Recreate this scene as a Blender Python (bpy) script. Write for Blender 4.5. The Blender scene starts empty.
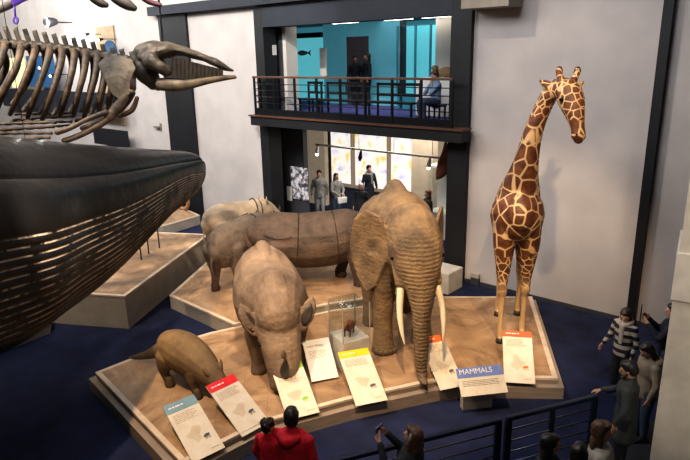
import bpy, bmesh, math, random
from mathutils import Vector, Matrix
from mathutils import noise as mnoise
random.seed(7)
COL = bpy.context.scene.collection
PI = math.pi
# ------------------------------------------------------------------ camera model
F = 601.0; H = 5.8
def nv(*a): return Vector(a).normalized()
_x = -nv(-725, -160, F); _z = -nv(42, 2070, F)
_z = (_z - _x*_x.dot(_z)).normalized(); _y = _z.cross(_x)
def ray(px, py):
    c = Vector((px-345, py-230, F)); return Vector((_x.dot(c), _y.dot(c), _z.dot(c)))
CAM = Vector((0, 0, H))
def G(px, py, z=0.0):                     # survey: point at height z
    d = ray(px, py); return CAM + d*((z-H)/d.z)
def W(px, py, Y):                         # survey: point on the vertical plane at depth Y
    d = ray(px, py); return CAM + d*(Y/d.y)
def PL(px, py, A, B):                     # survey: point on the vertical plane through A, B
    n = Vector((B[1]-A[1], -(B[0]-A[0]), 0)); d = ray(px, py)
    return CAM + d*((Vector((A[0], A[1], 0))-CAM).dot(n)/d.dot(n))
cd = bpy.data.cameras.new('camera'); cam = bpy.data.objects.new('camera', cd); COL.objects.link(cam)
cd.sensor_width = 36; cd.lens = 36*F/690; cd.clip_end = 200
right = Vector((_x[0], _y[0], _z[0])); down = Vector((_x[1], _y[1], _z[1])); fwd = Vector((_x[2], _y[2], _z[2]))
cam.matrix_world = Matrix(((right[0], -down[0], -fwd[0], 0), (right[1], -down[1], -fwd[1], 0), (right[2], -down[2], -fwd[2], H), (0, 0, 0, 1)))
bpy.context.scene.camera = cam

# ------------------------------------------------------------------ materials
def new_mat(name):
    m = bpy.data.materials.new(name); m.use_nodes = True
    nt = m.node_tree; b = nt.nodes['Principled BSDF']; return m, nt, b
def c4(c): return (c[0], c[1], c[2], 1)
def mat(name, c, rough=.6, c2=None, scale=4, bump=0, bscale=20, metal=0, emit=None, es=0, lo=.35, hi=.65, stretch=None, alpha=None, detail=5):
    m, nt, b = new_mat(name); N = nt.nodes; L = nt.links
    b.inputs['Roughness'].default_value = rough; b.inputs['Metallic'].default_value = metal
    b.inputs['Base Color'].default_value = c4(c)
    tc = N.new('ShaderNodeTexCoord'); mp = N.new('ShaderNodeMapping'); L.new(tc.outputs['Object'], mp.inputs['Vector'])
    if stretch: mp.inputs['Scale'].default_value = stretch
    if c2 is None: c2 = tuple(v*.82 for v in c)
    n = N.new('ShaderNodeTexNoise'); n.inputs['Scale'].default_value = scale; n.inputs['Detail'].default_value = detail
    L.new(mp.outputs[0], n.inputs['Vector'])
    r = N.new('ShaderNodeValToRGB'); r.color_ramp.elements[0].position = lo; r.color_ramp.elements[1].position = hi
    r.color_ramp.elements[0].color = c4(c); r.color_ramp.elements[1].color = c4(c2)
    L.new(n.outputs['Fac'], r.inputs[0]); L.new(r.outputs[0], b.inputs['Base Color'])
    if bump:
        n2 = N.new('ShaderNodeTexNoise'); n2.inputs['Scale'].default_value = bscale; n2.inputs['Detail'].default_value = 6
        L.new(mp.outputs[0], n2.inputs['Vector'])
        bp = N.new('ShaderNodeBump'); bp.inputs['Strength'].default_value = bump; bp.inputs['Distance'].default_value = .03
        L.new(n2.outputs['Fac'], bp.inputs['Height']); L.new(bp.outputs[0], b.inputs['Normal'])
    if emit:
        b.inputs['Emission Color'].default_value = c4(emit); b.inputs['Emission Strength'].default_value = es
    return m
def hide_mat(name, c, c2, cdark, foot=.25, scale=2.5, bump=.5, bscale=9, rings=0):
    """animal hide: mottled colour, darker low on the legs, wrinkle bump"""
    m, nt, b = new_mat(name); N = nt.nodes; L = nt.links
    b.inputs['Roughness'].default_value = .72
    tc = N.new('ShaderNodeTexCoord')
    n = N.new('ShaderNodeTexNoise'); n.inputs['Scale'].default_value = scale; n.inputs['Detail'].default_value = 7; n.inputs['Roughness'].default_value = .65
    L.new(tc.outputs['Object'], n.inputs['Vector'])
    r = N.new('ShaderNodeValToRGB'); r.color_ramp.elements[0].position = .36; r.color_ramp.elements[1].position = .66
    r.color_ramp.elements[0].color = c4(c2); r.color_ramp.elements[1].color = c4(c); L.new(n.outputs['Fac'], r.inputs[0])
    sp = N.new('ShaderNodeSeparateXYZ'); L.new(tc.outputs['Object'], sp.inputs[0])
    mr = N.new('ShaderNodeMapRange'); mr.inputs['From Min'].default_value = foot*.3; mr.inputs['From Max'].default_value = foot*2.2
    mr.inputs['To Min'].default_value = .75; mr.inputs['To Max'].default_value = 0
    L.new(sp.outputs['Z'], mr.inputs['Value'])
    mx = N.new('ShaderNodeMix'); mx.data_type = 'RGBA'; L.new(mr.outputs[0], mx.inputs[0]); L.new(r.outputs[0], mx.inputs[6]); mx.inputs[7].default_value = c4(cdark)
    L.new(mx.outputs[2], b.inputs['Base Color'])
    v = N.new('ShaderNodeTexVoronoi'); v.feature = 'DISTANCE_TO_EDGE'; v.inputs['Scale'].default_value = bscale
    n2 = N.new('ShaderNodeTexNoise'); n2.inputs['Scale'].default_value = bscale*2.2; n2.inputs['Detail'].default_value = 5
    w = N.new('ShaderNodeTexWave'); w.bands_direction = 'Z'; w.inputs['Scale'].default_value = 3.2; w.inputs['Distortion'].default_value = 7; w.inputs['Detail'].default_value = 3
    for q in (v, n2, w): L.new(tc.outputs['Object'], q.inputs['Vector'])
    mn = N.new('ShaderNodeMath'); mn.operation = 'MINIMUM'; mn.inputs[1].default_value = .05; L.new(v.outputs['Distance'], mn.inputs[0])
    a1 = N.new('ShaderNodeMath'); a1.operation = 'MULTIPLY_ADD'; a1.inputs[1].default_value = 3; L.new(mn.outputs[0], a1.inputs[0]); L.new(n2.outputs['Fac'], a1.inputs[2])
    a2 = N.new('ShaderNodeMath'); a2.operation = 'MULTIPLY_ADD'; a2.inputs[1].default_value = .12; L.new(w.outputs['Fac'], a2.inputs[0]); L.new(a1.outputs[0], a2.inputs[2])
    if rings:                                   # creases across the trunk
        w2 = N.new('ShaderNodeTexWave'); w2.bands_direction = 'Z'; w2.inputs['Scale'].default_value = 4.6; w2.inputs['Distortion'].default_value = 2.2; w2.inputs['Detail'].default_value = 2
        L.new(tc.outputs['Object'], w2.inputs['Vector'])
        mk = N.new('ShaderNodeMapRange'); mk.inputs['From Min'].default_value = 1.62; mk.inputs['From Max'].default_value = 1.9; mk.inputs['To Max'].default_value = rings; L.new(sp.outputs['X'], mk.inputs['Value'])
        a3 = N.new('ShaderNodeMath'); a3.operation = 'MULTIPLY_ADD'; L.new(w2.outputs['Fac'], a3.inputs[0]); L.new(mk.outputs[0], a3.inputs[1]); L.new(a2.outputs[0], a3.inputs[2]); a2 = a3
    bp = N.new('ShaderNodeBump'); bp.inputs['Strength'].default_value = bump; bp.inputs['Distance'].default_value = .024
    L.new(a2.outputs[0], bp.inputs['Height']); L.new(bp.outputs[0], b.inputs['Normal'])
    return m
def giraffe_mat():
    m, nt, b = new_mat('giraffe_coat'); N = nt.nodes; L = nt.links
    b.inputs['Roughness'].default_value = .6
    tc = N.new('ShaderNodeTexCoord'); sp = N.new('ShaderNodeSeparateXYZ'); L.new(tc.outputs['Object'], sp.inputs[0])
    def vor(scale, w):
        v = N.new('ShaderNodeTexVoronoi'); v.feature = 'DISTANCE_TO_EDGE'; v.inputs['Scale'].default_value = scale; v.inputs['Randomness'].default_value = .85
        L.new(tc.outputs['Object'], v.inputs['Vector'])
        r = N.new('ShaderNodeMapRange'); r.inputs['From Min'].default_value = w; r.inputs['From Max'].default_value = w+.035
        L.new(v.outputs['Distance'], r.inputs['Value']); return r.outputs[0]
    big = vor(3.6, .035); small = vor(7.5, .05)
    zl = N.new('ShaderNodeMath'); zl.operation = 'LESS_THAN'; zl.inputs[1].default_value = 1.75; L.new(sp.outputs['Z'], zl.inputs[0])
    zh = N.new('ShaderNodeMath'); zh.operation = 'GREATER_THAN'; zh.inputs[1].default_value = 4.35; L.new(sp.outputs['Z'], zh.inputs[0])
    s = N.new('ShaderNodeMath'); s.operation = 'MAXIMUM'; L.new(zl.outputs[0], s.inputs[0]); L.new(zh.outputs[0], s.inputs[1])
    mxv = N.new('ShaderNodeMix'); L.new(s.outputs[0], mxv.inputs[0]); L.new(big, mxv.inputs[2]); L.new(small, mxv.inputs[3])
    # no patches on lower legs
    lw = N.new('ShaderNodeMapRange'); lw.inputs['From Min'].default_value = .75; lw.inputs['From Max'].default_value = 1.35; L.new(sp.outputs['Z'], lw.inputs['Value'])
    mu = N.new('ShaderNodeMath'); mu.operation = 'MULTIPLY'; L.new(mxv.outputs[0], mu.inputs[0]); L.new(lw.outputs[0], mu.inputs[1])
    n = N.new('ShaderNodeTexNoise'); n.inputs['Scale'].default_value = 7; n.inputs['Detail'].default_value = 4; L.new(tc.outputs['Object'], n.inputs['Vector'])
    pr = N.new('ShaderNodeValToRGB'); pr.color_ramp.elements[0].position = .3; pr.color_ramp.elements[1].position = .7
    pr.color_ramp.elements[0].color = (.045, .015, .007, 1); pr.color_ramp.elements[1].color = (.17, .058, .018, 1); L.new(n.outputs['Fac'], pr.inputs[0])
    mx = N.new('ShaderNodeMix'); mx.data_type = 'RGBA'; L.new(mu.outputs[0], mx.inputs[0]); mx.inputs[6].default_value = (.52, .35, .18, 1); L.new(pr.outputs[0], mx.inputs[7])
    L.new(mx.outputs[2], b.inputs['Base Color'])
    return m

M = {}
M['wall'] = mat('wall_paint', (.50, .465, .45), .85, (.44, .41, .40), 1.2, bump=.04, bscale=60)
M['cream'] = mat('cream_paint', (.62, .58, .52), .8, (.55, .52, .47), 1.5)
M['black'] = mat('black_paint', (.006, .007, .009), .6, (.010, .011, .014), 3)
M['navyblack'] = mat('blue_black_paint', (.010, .014, .024), .6, (.014, .019, .032), 3)
M['darkgrey'] = mat('dark_grey_panel', (.045, .047, .055), .6, (.055, .057, .066), 2)
M['carpet'] = mat('navy_carpet', (.004, .008, .036), 1.0, (.010, .018, .068), 2.2, bump=.5, bscale=180, detail=9)
M['carpetg'] = mat('dark_grey_carpet', (.018, .02, .026), .95, (.026, .028, .034), 3, bump=.4, bscale=150)
M['carpetp'] = mat('violet_carpet', (.06, .06, .22), .95, (.08, .08, .26), 3)
M['wood_trim'] = mat('reddish_wood', (.085, .04, .024), .45, (.13, .06, .035), 3, stretch=(1, 12, 12))
M['rim'] = mat('pale_rim_wood', (.62, .51, .40), .6, (.52, .42, .33), 3, stretch=(2, 2, 10))
M['fascia'] = mat('greyed_fascia', (.235, .19, .155), .7, (.30, .245, .20), 2.5, stretch=(1, 1, 14), bump=.1)
M['fascia2'] = mat('pale_fascia', (.36, .32, .27), .7, (.43, .38, .32), 2.5, bump=.1)
def deck_mat(name, a, b2, c):
    m, nt, b = new_mat(name); N = nt.nodes; L = nt.links; b.inputs['Roughness'].default_value = .6
    tc = N.new('ShaderNodeTexCoord'); mp = N.new('ShaderNodeMapping'); mp.inputs['Rotation'].default_value = (0, 0, .75); L.new(tc.outputs['Object'], mp.inputs['Vector'])
    n = N.new('ShaderNodeTexNoise'); n.inputs['Scale'].default_value = 1.0; n.inputs['Detail'].default_value = 9; n.inputs['Roughness'].default_value = .62; n.inputs['Distortion'].default_value = 1.6; L.new(mp.outputs[0], n.inputs['Vector'])
    r = N.new('ShaderNodeValToRGB'); e = r.color_ramp.elements; e[0].position = .33; e[0].color = c4(a); e[1].position = .68; e[1].color = c4(c)
    k = e.new(.5); k.color = c4(b2); L.new(n.outputs['Fac'], r.inputs[0])
    br = N.new('ShaderNodeTexBrick'); br.inputs['Scale'].default_value = .62; br.inputs['Mortar Size'].default_value = .006
    br.inputs['Color1'].default_value = (1, 1, 1, 1); br.inputs['Color2'].default_value = (.88, .86, .84, 1); br.inputs['Mortar'].default_value = (.8, .77, .74, 1)
    L.new(mp.outputs[0], br.inputs['Vector'])
    mx = N.new('ShaderNodeMix'); mx.data_type = 'RGBA'; mx.blend_type = 'MULTIPLY'; mx.inputs[0].default_value = .8
    L.new(r.outputs[0], mx.inputs[6]); L.new(br.outputs['Color'], mx.inputs[7]); L.new(mx.outputs[2], b.inputs['Base Color'])
    return m
M['deck'] = deck_mat('sand_toned_deck', (.20, .125, .075), (.37, .24, .14), (.50, .345, .215))  # mottling: marbled tone plus smudgy shadows put into the colour
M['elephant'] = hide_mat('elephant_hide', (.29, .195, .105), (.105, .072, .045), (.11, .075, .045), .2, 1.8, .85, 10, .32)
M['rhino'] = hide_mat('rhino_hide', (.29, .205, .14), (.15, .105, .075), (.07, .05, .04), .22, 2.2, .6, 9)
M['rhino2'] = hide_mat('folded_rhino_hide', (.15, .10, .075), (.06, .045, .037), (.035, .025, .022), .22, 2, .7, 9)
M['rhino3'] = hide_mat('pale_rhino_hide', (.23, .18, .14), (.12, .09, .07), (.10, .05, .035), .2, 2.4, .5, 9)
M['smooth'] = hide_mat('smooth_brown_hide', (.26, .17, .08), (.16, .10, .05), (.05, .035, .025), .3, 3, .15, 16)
M['giraffe'] = giraffe_mat()
M['horn'] = mat('dark_horn', (.035, .028, .024), .5, (.06, .05, .04), 8)
M['ivory'] = mat('ivory', (.72, .62, .46), .35, (.62, .52, .38), 3)
M['eye'] = mat('glass_eye', (.008, .006, .005), .15)
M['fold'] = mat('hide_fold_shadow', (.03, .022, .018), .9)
M['whale'] = None
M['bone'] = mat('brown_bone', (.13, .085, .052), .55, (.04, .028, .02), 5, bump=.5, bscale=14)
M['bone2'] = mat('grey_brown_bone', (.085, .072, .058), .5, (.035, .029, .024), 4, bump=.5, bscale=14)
M['bonelit'] = mat('pale_lit_bone', (.17, .135, .09), .5, (.07, .055, .04), 4, bump=.4, bscale=14)  # paler copy of the bone with light painted in; toenails share it
M['baleen'] = mat('dark_baleen', (.045, .038, .032), .7, (.02, .017, .015), 8, stretch=(14, 1, 1))
M['paper'] = mat('cream_sign_paper', (.66, .61, .52), .6, (.60, .53, .43), 5)
M['white'] = mat('white_paper', (.74, .73, .70), .6, (.70, .68, .65), 5)
M['sgrey'] = mat('blue_grey_header', (.20, .33, .40), .5)
M['sred'] = mat('red_header', (.72, .02, .03), .5)
M['sgreen'] = mat('green_header', (.24, .52, .05), .5)
M['syellow'] = mat('yellow_header', (.90, .55, .01), .5)
M['sorange'] = mat('orange_header', (.78, .17, .03), .5)
M['sbrown'] = mat('rust_header', (.50, .12, .04), .5)
M['sblue'] = mat('periwinkle_header', (.16, .23, .52), .5)
M['ink'] = mat('faded_brown_ink', (.42, .30, .20), .7)
M['inkpale'] = mat('pale_ink', (.62, .52, .40), .7)
M['inkdark'] = mat('dark_ink', (.10, .09, .09), .7)
M['plinth'] = mat('white_plinth', (.52, .50, .46), .6)
M['post'] = mat('grey_post', (.20, .18, .16), .5)
M['teal'] = mat('teal_wall', (.10, .30, .36), .7, (.08, .25, .31), 1, emit=(.09, .32, .39), es=.36)  # slight glow of its own stands in for room light
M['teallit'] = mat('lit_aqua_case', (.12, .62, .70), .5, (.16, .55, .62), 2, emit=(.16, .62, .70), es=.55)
M['tealdark'] = mat('deep_teal_wall', (.03, .17, .22), .7, emit=(.02, .14, .19), es=.3)  # also glows faintly by itself, in place of room light
M['lowwall'] = mat('beige_room_wall', (.42, .35, .27), .8, emit=(.42, .34, .25), es=.35)  # self-glow brightens the lower room's walls and window frames
M['metal'] = mat('black_metal', (.015, .015, .018), .35, metal=.3)
M['railblue'] = mat('blue_black_rail', (.012, .018, .04), .3, (.018, .025, .055), 3, metal=.2)
M['steel'] = mat('dull_steel', (.16, .17, .21), .3, metal=.8)
M['brownbox'] = mat('beige_soffit', (.30, .265, .22), .8)
M['lamp'] = mat('lit_lamp', (1, 1, 1), .4, emit=(1, .97, .9), es=25)
M['lamps'] = mat('small_lit_lamp', (1, 1, 1), .4, emit=(1, .92, .8), es=8)
M['skin'] = mat('skin', (.52, .30, .20), .55, (.47, .26, .17), 6)
M['skin2'] = mat('tan_skin', (.42, .23, .14), .55, (.37, .20, .12), 6)
M['hairk'] = mat('black_hair', (.010, .008, .007), .45, (.025, .018, .014), 30)
M['hairb'] = mat('brown_hair', (.06, .032, .018), .5, (.12, .06, .03), 30)
M['hairr'] = mat('reddish_brown_hair', (.10, .04, .02), .5, (.17, .07, .03), 30)
M['hairw'] = mat('white_hair', (.55, .50, .45), .6, (.45, .40, .36), 20)
def cloth(name, c): return mat(name, c, .85, tuple(v*.75 for v in c), 9, bump=.3, bscale=30)
M['red'] = cloth('red_cloth', (.62, .012, .03)); M['greyc'] = cloth('grey_cloth', (.30, .30, .29)); M['darkc'] = cloth('black_cloth', (.014, .014, .018))
M['jean'] = cloth('denim', (.05, .07, .12)); M['jeanl'] = cloth('light_trousers', (.40, .41, .42)); M['bluec'] = cloth('pale_blue_cloth', (.22, .30, .42))
M['navyc'] = cloth('navy_cloth', (.012, .018, .03)); M['beigec'] = cloth('beige_cloth', (.30, .24, .17)); M['creamc'] = cloth('cream_cloth', (.38, .34, .29)); M['greenc'] = cloth('charcoal_green_cloth', (.04, .045, .045))
def stripes():
    m, nt, b = new_mat('striped_knit'); N = nt.nodes; L = nt.links; b.inputs['Roughness'].default_value = .9
    tc = N.new('ShaderNodeTexCoord'); w = N.new('ShaderNodeTexWave'); w.bands_direction = 'Z'; w.inputs['Scale'].default_value = 2.2; w.inputs['Distortion'].default_value = .6
    L.new(tc.outputs['Object'], w.inputs['Vector']); r = N.new('ShaderNodeValToRGB'); r.color_ramp.interpolation = 'CONSTANT'
    r.color_ramp.elements[0].color = (.012, .012, .015, 1); r.color_ramp.elements[1].position = .5; r.color_ramp.elements[1].color = (.33, .30, .26, 1)
    L.new(w.outputs['Fac'], r.inputs[0]); L.new(r.outputs[0], b.inputs['Base Color']); return m
M['stripe'] = stripes()
def glass():
    m, nt, b = new_mat('clear_acrylic'); N = nt.nodes; L = nt.links
    t = N.new('ShaderNodeBsdfTransparent'); g = N.new('ShaderNodeBsdfGlossy'); g.inputs['Roughness'].default_value = .05
    t.inputs['Color'].default_value = (.93, .95, .95, 1)
    mx = N.new('ShaderNodeMixShader'); mx.inputs[0].default_value = .07; L.new(t.outputs[0], mx.inputs[1]); L.new(g.outputs[0], mx.inputs[2]); L.new(mx.outputs[0], N['Material Output'].inputs['Surface'])
    return m
M['glass'] = glass()
def bright_windows():
    """daylit windows with patches of colour behind them"""
    m, nt, b = new_mat('bright_window_view'); N = nt.nodes; L = nt.links
    tc = N.new('ShaderNodeTexCoord'); n = N.new('ShaderNodeTexNoise'); n.inputs['Scale'].default_value = 1.7; n.inputs['Detail'].default_value = 4; L.new(tc.outputs['Object'], n.inputs['Vector'])
    r = N.new('ShaderNodeValToRGB'); e = r.color_ramp.elements; e[0].position = .3; e[0].color = (.35, .30, .75, 1); e[1].position = .8; e[1].color = (.75, .25, .10, 1)
    for p, c in ((.4, (.85, .78, .88)), (.48, (1, .96, .9)), (.56, (1, .95, .85)), (.64, (1, .72, .25)), (.7, (.45, .6, .3))):
        k = e.new(p); k.color = c4(c)
    L.new(n.outputs['Fac'], r.inputs[0]); L.new(r.outputs[0], b.inputs['Emission Color']); L.new(r.outputs[0], b.inputs['Base Color']); b.inputs['Emission Strength'].default_value = .75
    return m
M['window'] = bright_windows()
def poster_mat():
    m, nt, b = new_mat('mottled_photo_print'); N = nt.nodes; L = nt.links
    tc = N.new('ShaderNodeTexCoord'); n = N.new('ShaderNodeTexNoise'); n.inputs['Scale'].default_value = 7; n.inputs['Detail'].default_value = 6; L.new(tc.outputs['Object'], n.inputs['Vector'])
    r = N.new('ShaderNodeValToRGB'); r.color_ramp.elements[0].position = .42; r.color_ramp.elements[1].position = .6
    r.color_ramp.elements[0].color = (.05, .05, .06, 1); r.color_ramp.elements[1].color = (.6, .58, .62, 1)
    L.new(n.outputs['Fac'], r.inputs[0]); L.new(r.outputs[0], b.inputs['Base Color']); L.new(r.outputs[0], b.inputs['Emission Color']); b.inputs['Emission Strength'].default_value = .25; return m
M['poster'] = poster_mat()

# ------------------------------------------------------------------ object helpers
def link(name, me, m=None, parent=None):
    o = bpy.data.objects.new(name, me); COL.objects.link(o)
    if m is not None: me.materials.append(m)
    if parent is not None: o.parent = parent
    return o
def tag(o, label=None, cat=None, group=None, kind=None):
    if label: o['label'] = label
    if cat: o['category'] = cat
    if group: o['group'] = group
    if kind: o['kind'] = kind
    return o
def thing(name, label, cat, loc=(0, 0, 0), rz=0, group=None):
    o = bpy.data.objects.new(name, None); COL.objects.link(o); o.location = loc; o.rotation_euler = (0, 0, rz)
    o.empty_display_size = .1
    return tag(o, label, cat, group)
def to_obj(name, bm, m, parent=None, smooth=False):
    bmesh.ops.recalc_face_normals(bm, faces=bm.faces)
    me = bpy.data.meshes.new(name); bm.to_mesh(me); bm.free()
    if smooth:
        for p in me.polygons: p.use_smooth = True
    return link(name, me, m, parent)
def box(bm, x0, x1, y0, y1, z0, z1, mtx=None):
    vs = [bm.verts.new(Vector((x, y, z)) if mtx is None else mtx @ Vector((x, y, z))) for z in (z0, z1) for x, y in ((x0, y0), (x1, y0), (x1, y1), (x0, y1))]
    for f in ((3, 2, 1, 0), (4, 5, 6, 7), (0, 1, 5, 4), (1, 2, 6, 5), (2, 3, 7, 6), (3, 0, 4, 7)): bm.faces.new([vs[i] for i in f])
def bev(bm, w=.01):
    bmesh.ops.bevel(bm, geom=list(bm.edges), offset=w, segments=2, affect='EDGES', profile=.6)
def boxobj(name, dims, m, parent=None, bevel=0, mtx=None):
    bm = bmesh.new(); box(bm, *dims, mtx=mtx)
    if bevel: bev(bm, bevel)
    return to_obj(name, bm, m, parent)
def structure(name, dims, m, bevel=0):
    return tag(boxobj(name, dims, m, None, bevel), kind='structure')
def prism(bm, pts, z0, z1):
    a = [bm.verts.new((p[0], p[1], z0)) for p in pts]; b = [bm.verts.new((p[0], p[1], z1)) for p in pts]
    bm.faces.new(a[::-1]); bm.faces.new(b); n = len(pts)
    for i in range(n): bm.faces.new((a[i], a[(i+1) % n], b[(i+1) % n], b[i]))
def catmull(P, per=4):
    n = len(P); out = []
    if n < 3: return [tuple(p) for p in P]
    for i in range(n-1):
        p0 = P[max(i-1, 0)]; p1 = P[i]; p2 = P[i+1]; p3 = P[min(i+2, n-1)]
        for k in range(per):
            t = k/per
            out.append(tuple(.5*((2*b)+(c-a)*t+(2*a-5*b+4*c-d)*t*t+(3*b-a-3*c+d)*t*t*t) for a, b, c, d in zip(p0, p1, p2, p3)))
    out.append(tuple(P[-1])); return out
def loft(bm, P, per=4, seg=16, cap=True, side=None):
    """tube through sections (x,y,z,a,b): a = half width sideways, b = half depth"""
    P = [tuple(p)+((p[3],) if len(p) == 4 else ()) for p in P]
    P = catmull(P, per); n = len(P); rings = []
    S = [(Vector(p[:3]), max(p[3], .0005), max(p[4], .0005)) for p in P]
    if cap:
        t0 = (S[0][0]-S[1][0]).normalized(); t1 = (S[-1][0]-S[-2][0]).normalized()
        r0 = min(S[0][1], S[0][2]); r1 = min(S[-1][1], S[-1][2])
        pre = [(S[0][0]+t0*r0*k, S[0][1]*q, S[0][2]*q) for k, q in ((.85, .35), (.6, .7), (.3, .92))]
        post = [(S[-1][0]+t1*r1*k, S[-1][1]*q, S[-1][2]*q) for k, q in ((.3, .92), (.6, .7), (.85, .35))]
        S = pre+S+post
    n = len(S); prev = None
    for i, (c, a, b) in enumerate(S):
        t = (S[min(i+1, n-1)][0]-S[max(i-1, 0)][0]).normalized()
        s = Vector(side) if side else Vector((0, 1, 0))
        s = s - t*s.dot(t)
        if s.length < .25 and prev is not None: s = prev - t*prev.dot(t)
        elif s.length < .25: s = Vector((1, 0, 0)); s = s-t*s.dot(t)
        s.normalize()
        if prev is not None and s.dot(prev) < 0 and side is None: s = -s
        prev = s; u = t.cross(s)
        rings.append([bm.verts.new(c+s*(a*math.cos(2*PI*k/seg))+u*(b*math.sin(2*PI*k/seg))) for k in range(seg)])
    for r0, r1 in zip(rings, rings[1:]):
        for k in range(seg): bm.faces.new((r0[k], r0[(k+1) % seg], r1[(k+1) % seg], r1[k]))
    bm.faces.new(rings[0][::-1]); bm.faces.new(rings[-1])
def tube(bm, pts, r, seg=8):
    loft(bm, [(p[0], p[1], p[2], r, r) for p in pts], per=1 if len(pts) < 3 else 3, seg=seg, cap=False)
def ball(bm, c, r, seg=12, sc=(1, 1, 1)):
    m = Matrix.Translation(Vector(c)) @ Matrix.Diagonal((r*sc[0], r*sc[1], r*sc[2], 1))
    bmesh.ops.create_uvsphere(bm, u_segments=seg, v_segments=max(6, seg*2//3), radius=1, matrix=m)
def slab(bm, pts, th, bulge=0):
    """closed thin fin through an outline of 3-D points"""
    P = [Vector(p) for p in pts]; c = sum(P, Vector())/len(P); n = Vector()
    for i in range(len(P)): n += (P[i]-c).cross(P[(i+1) % len(P)]-c)
    n.normalize(); N = len(P)
    rings = {}
    for s in (1, -1):
        o = [bm.verts.new(p+n*(s*th*.35)) for p in P]; mi = [bm.verts.new(c+(p-c)*.6+n*(s*th*.5+bulge*.8)) for p in P]
        ce = bm.verts.new(c+n*(s*th*.5+bulge)); rings[s] = o
        for i in range(N):
            j = (i+1) % N
            for f in ((o[i], o[j], mi[j], mi[i]), (mi[i], mi[j], ce)):
                bm.faces.new(f if s == 1 else f[::-1])
    for i in range(N):
        j = (i+1) % N; bm.faces.new((rings[1][j], rings[1][i], rings[-1][i], rings[-1][j]))
def remesh(bm, vox, name, smooth=2, noise=0, nscale=3):
    bmesh.ops.recalc_face_normals(bm, faces=bm.faces)
    me = bpy.data.meshes.new('tmp'); bm.to_mesh(me); bm.free()
    o = bpy.data.objects.new('tmp', me); COL.objects.link(o)
    r = o.modifiers.new('r', 'REMESH'); r.mode = 'VOXEL'; r.voxel_size = vox; r.use_smooth_shade = True
    if smooth:
        s = o.modifiers.new('s', 'SMOOTH'); s.factor = .5; s.iterations = smooth
    dg = bpy.context.evaluated_depsgraph_get(); dg.update()
    out = bpy.data.meshes.new_from_object(o.evaluated_get(dg)); out.name = name
    bpy.data.objects.remove(o); bpy.data.meshes.remove(me)
    for p in out.polygons: p.use_smooth = True
    out.materials.clear()
    if noise:
        cs = [v.co.copy() for v in out.vertices]; ns_ = [v.normal.copy() for v in out.vertices]; flat = []
        for c, n_ in zip(cs, ns_): flat.extend(c+n_*(noise*mnoise.noise(c*nscale)))
        out.vertices.foreach_set('co', flat); out.update()
    return out
def body(root, sections, slabs, vox, m, smooth=3, name='body', extra=None, noise=0):
    bm = bmesh.new()
    for s in sections: loft(bm, s)
    for s in slabs: slab(bm, *s)
    if extra: extra(bm)
    me = remesh(bm, vox, name, smooth, noise)
    return link(name, me, m, root)
def eyes(root, spots, r):
    for c in spots:
        bm = bmesh.new(); ball(bm, c, r, 12); to_obj('eye', bm, M['eye'], root, True)
def place(root, p, hd): root.location = p; root.rotation_euler = (0, 0, math.atan2(hd[1], hd[0]))
def part_loft(name, P, m, parent, seg=14, per=4):
    bm = bmesh.new(); loft(bm, P, per=per, seg=seg); return to_obj(name, bm, m, parent, True)
def mesh_of(bm): me = bpy.data.meshes.new('m'); bm.to_mesh(me); bm.free(); return me
def text_obj(s, size, m, parent, mtx, name='lettering', align='LEFT', ext=.002):
    c = bpy.data.curves.new('t', 'FONT'); c.body = s; c.size = size; c.align_x = align; c.extrude = ext
    o = bpy.data.objects.new('t', c); COL.objects.link(o)
    dg = bpy.context.evaluated_depsgraph_get(); dg.update()
    me = bpy.data.meshes.new_from_object(o.evaluated_get(dg)); bpy.data.objects.remove(o)
    me.materials.clear(); me.transform(mtx); return link(name, me, m, parent)

# ------------------------------------------------------------------ the hall
YW = 13.3
structure('floor', (-42, 8, -3, 26, -.2, 0), M['carpet'])
structure('wall_back', (-42, -15.0, YW, YW+.4, 0, 12), M['wall']).name = 'wall_back_west'
structure('wall_back_east', (-7.62, 10, YW, YW+.4, 0, 12), M['wall'])
structure('wall_back_upper', (-15.0, -7.62, YW, YW+.4, 6.9, 12), M['wall'])
structure('ceiling', (-42, 10, -6, 26, 12, 12.2), M['cream'])
structure('trim_1', (-20.3, -18.62, YW-.10, YW-.002, 0, 7.3), M['black'])            # black pilaster behind the skull
structure('trim_2', (-20.6, -7.5, YW-.32, YW-.002, 7.32, 7.62), M['navyblack'])       # long beam
structure('trim_3', (-15.02, -14.62, YW-.12, YW+.42, 0, 7.25), M['black'])        # left jamb
structure('trim_4', (-14.62, -7.9, YW-.12, YW+.42, 6.68, 7.25), M['navyblack'])       # lintel
structure('trim_5', (-7.93, -7.38, YW-.14, YW+.42, 0, 12), M['black'])               # right jamb, a tall black column
structure('trim_6', (-3.30, -3.12, YW-.16, YW-.002, 0, 12), M['black'])              # thin post on the right wall
structure('baseboard_east', (-7.36, 9, YW-.03, YW-.002, 0, .09), M['darkgrey'])
structure('baseboard_west', (-18.62, -15.02, YW-.03, YW-.002, 0, .09), M['darkgrey'])
structure('wall_east', (9.8, 10, -3, YW, 0, 12), M['wall'])
structure('wall_west', (-42, -41.8, -3, 26, 0, 12), M['wall'])
structure('trim_7', (-7.35, -6.2, YW-.7, YW-.002, 6.75, 8.2), M['brownbox'])           # soffit at the top right of the column
# gallery slab with wood nosing
structure('trim_8', (-14.95, -7.32, 12.75, YW-.13, 3.72, 4.0), M['black'])
structure('trim_9', (-15.0, -7.28, 12.70, YW-.13, 4.0, 4.045), M['wood_trim'])
structure('floor_gallery', (-20, -5, YW+.42, 24, 3.725, 4.03), M['carpetp'])
structure('floor_gallery_edge', (-14.6, -7.95, YW-.12, YW+.42, 3.72, 4.03), M['carpetp'])
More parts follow.
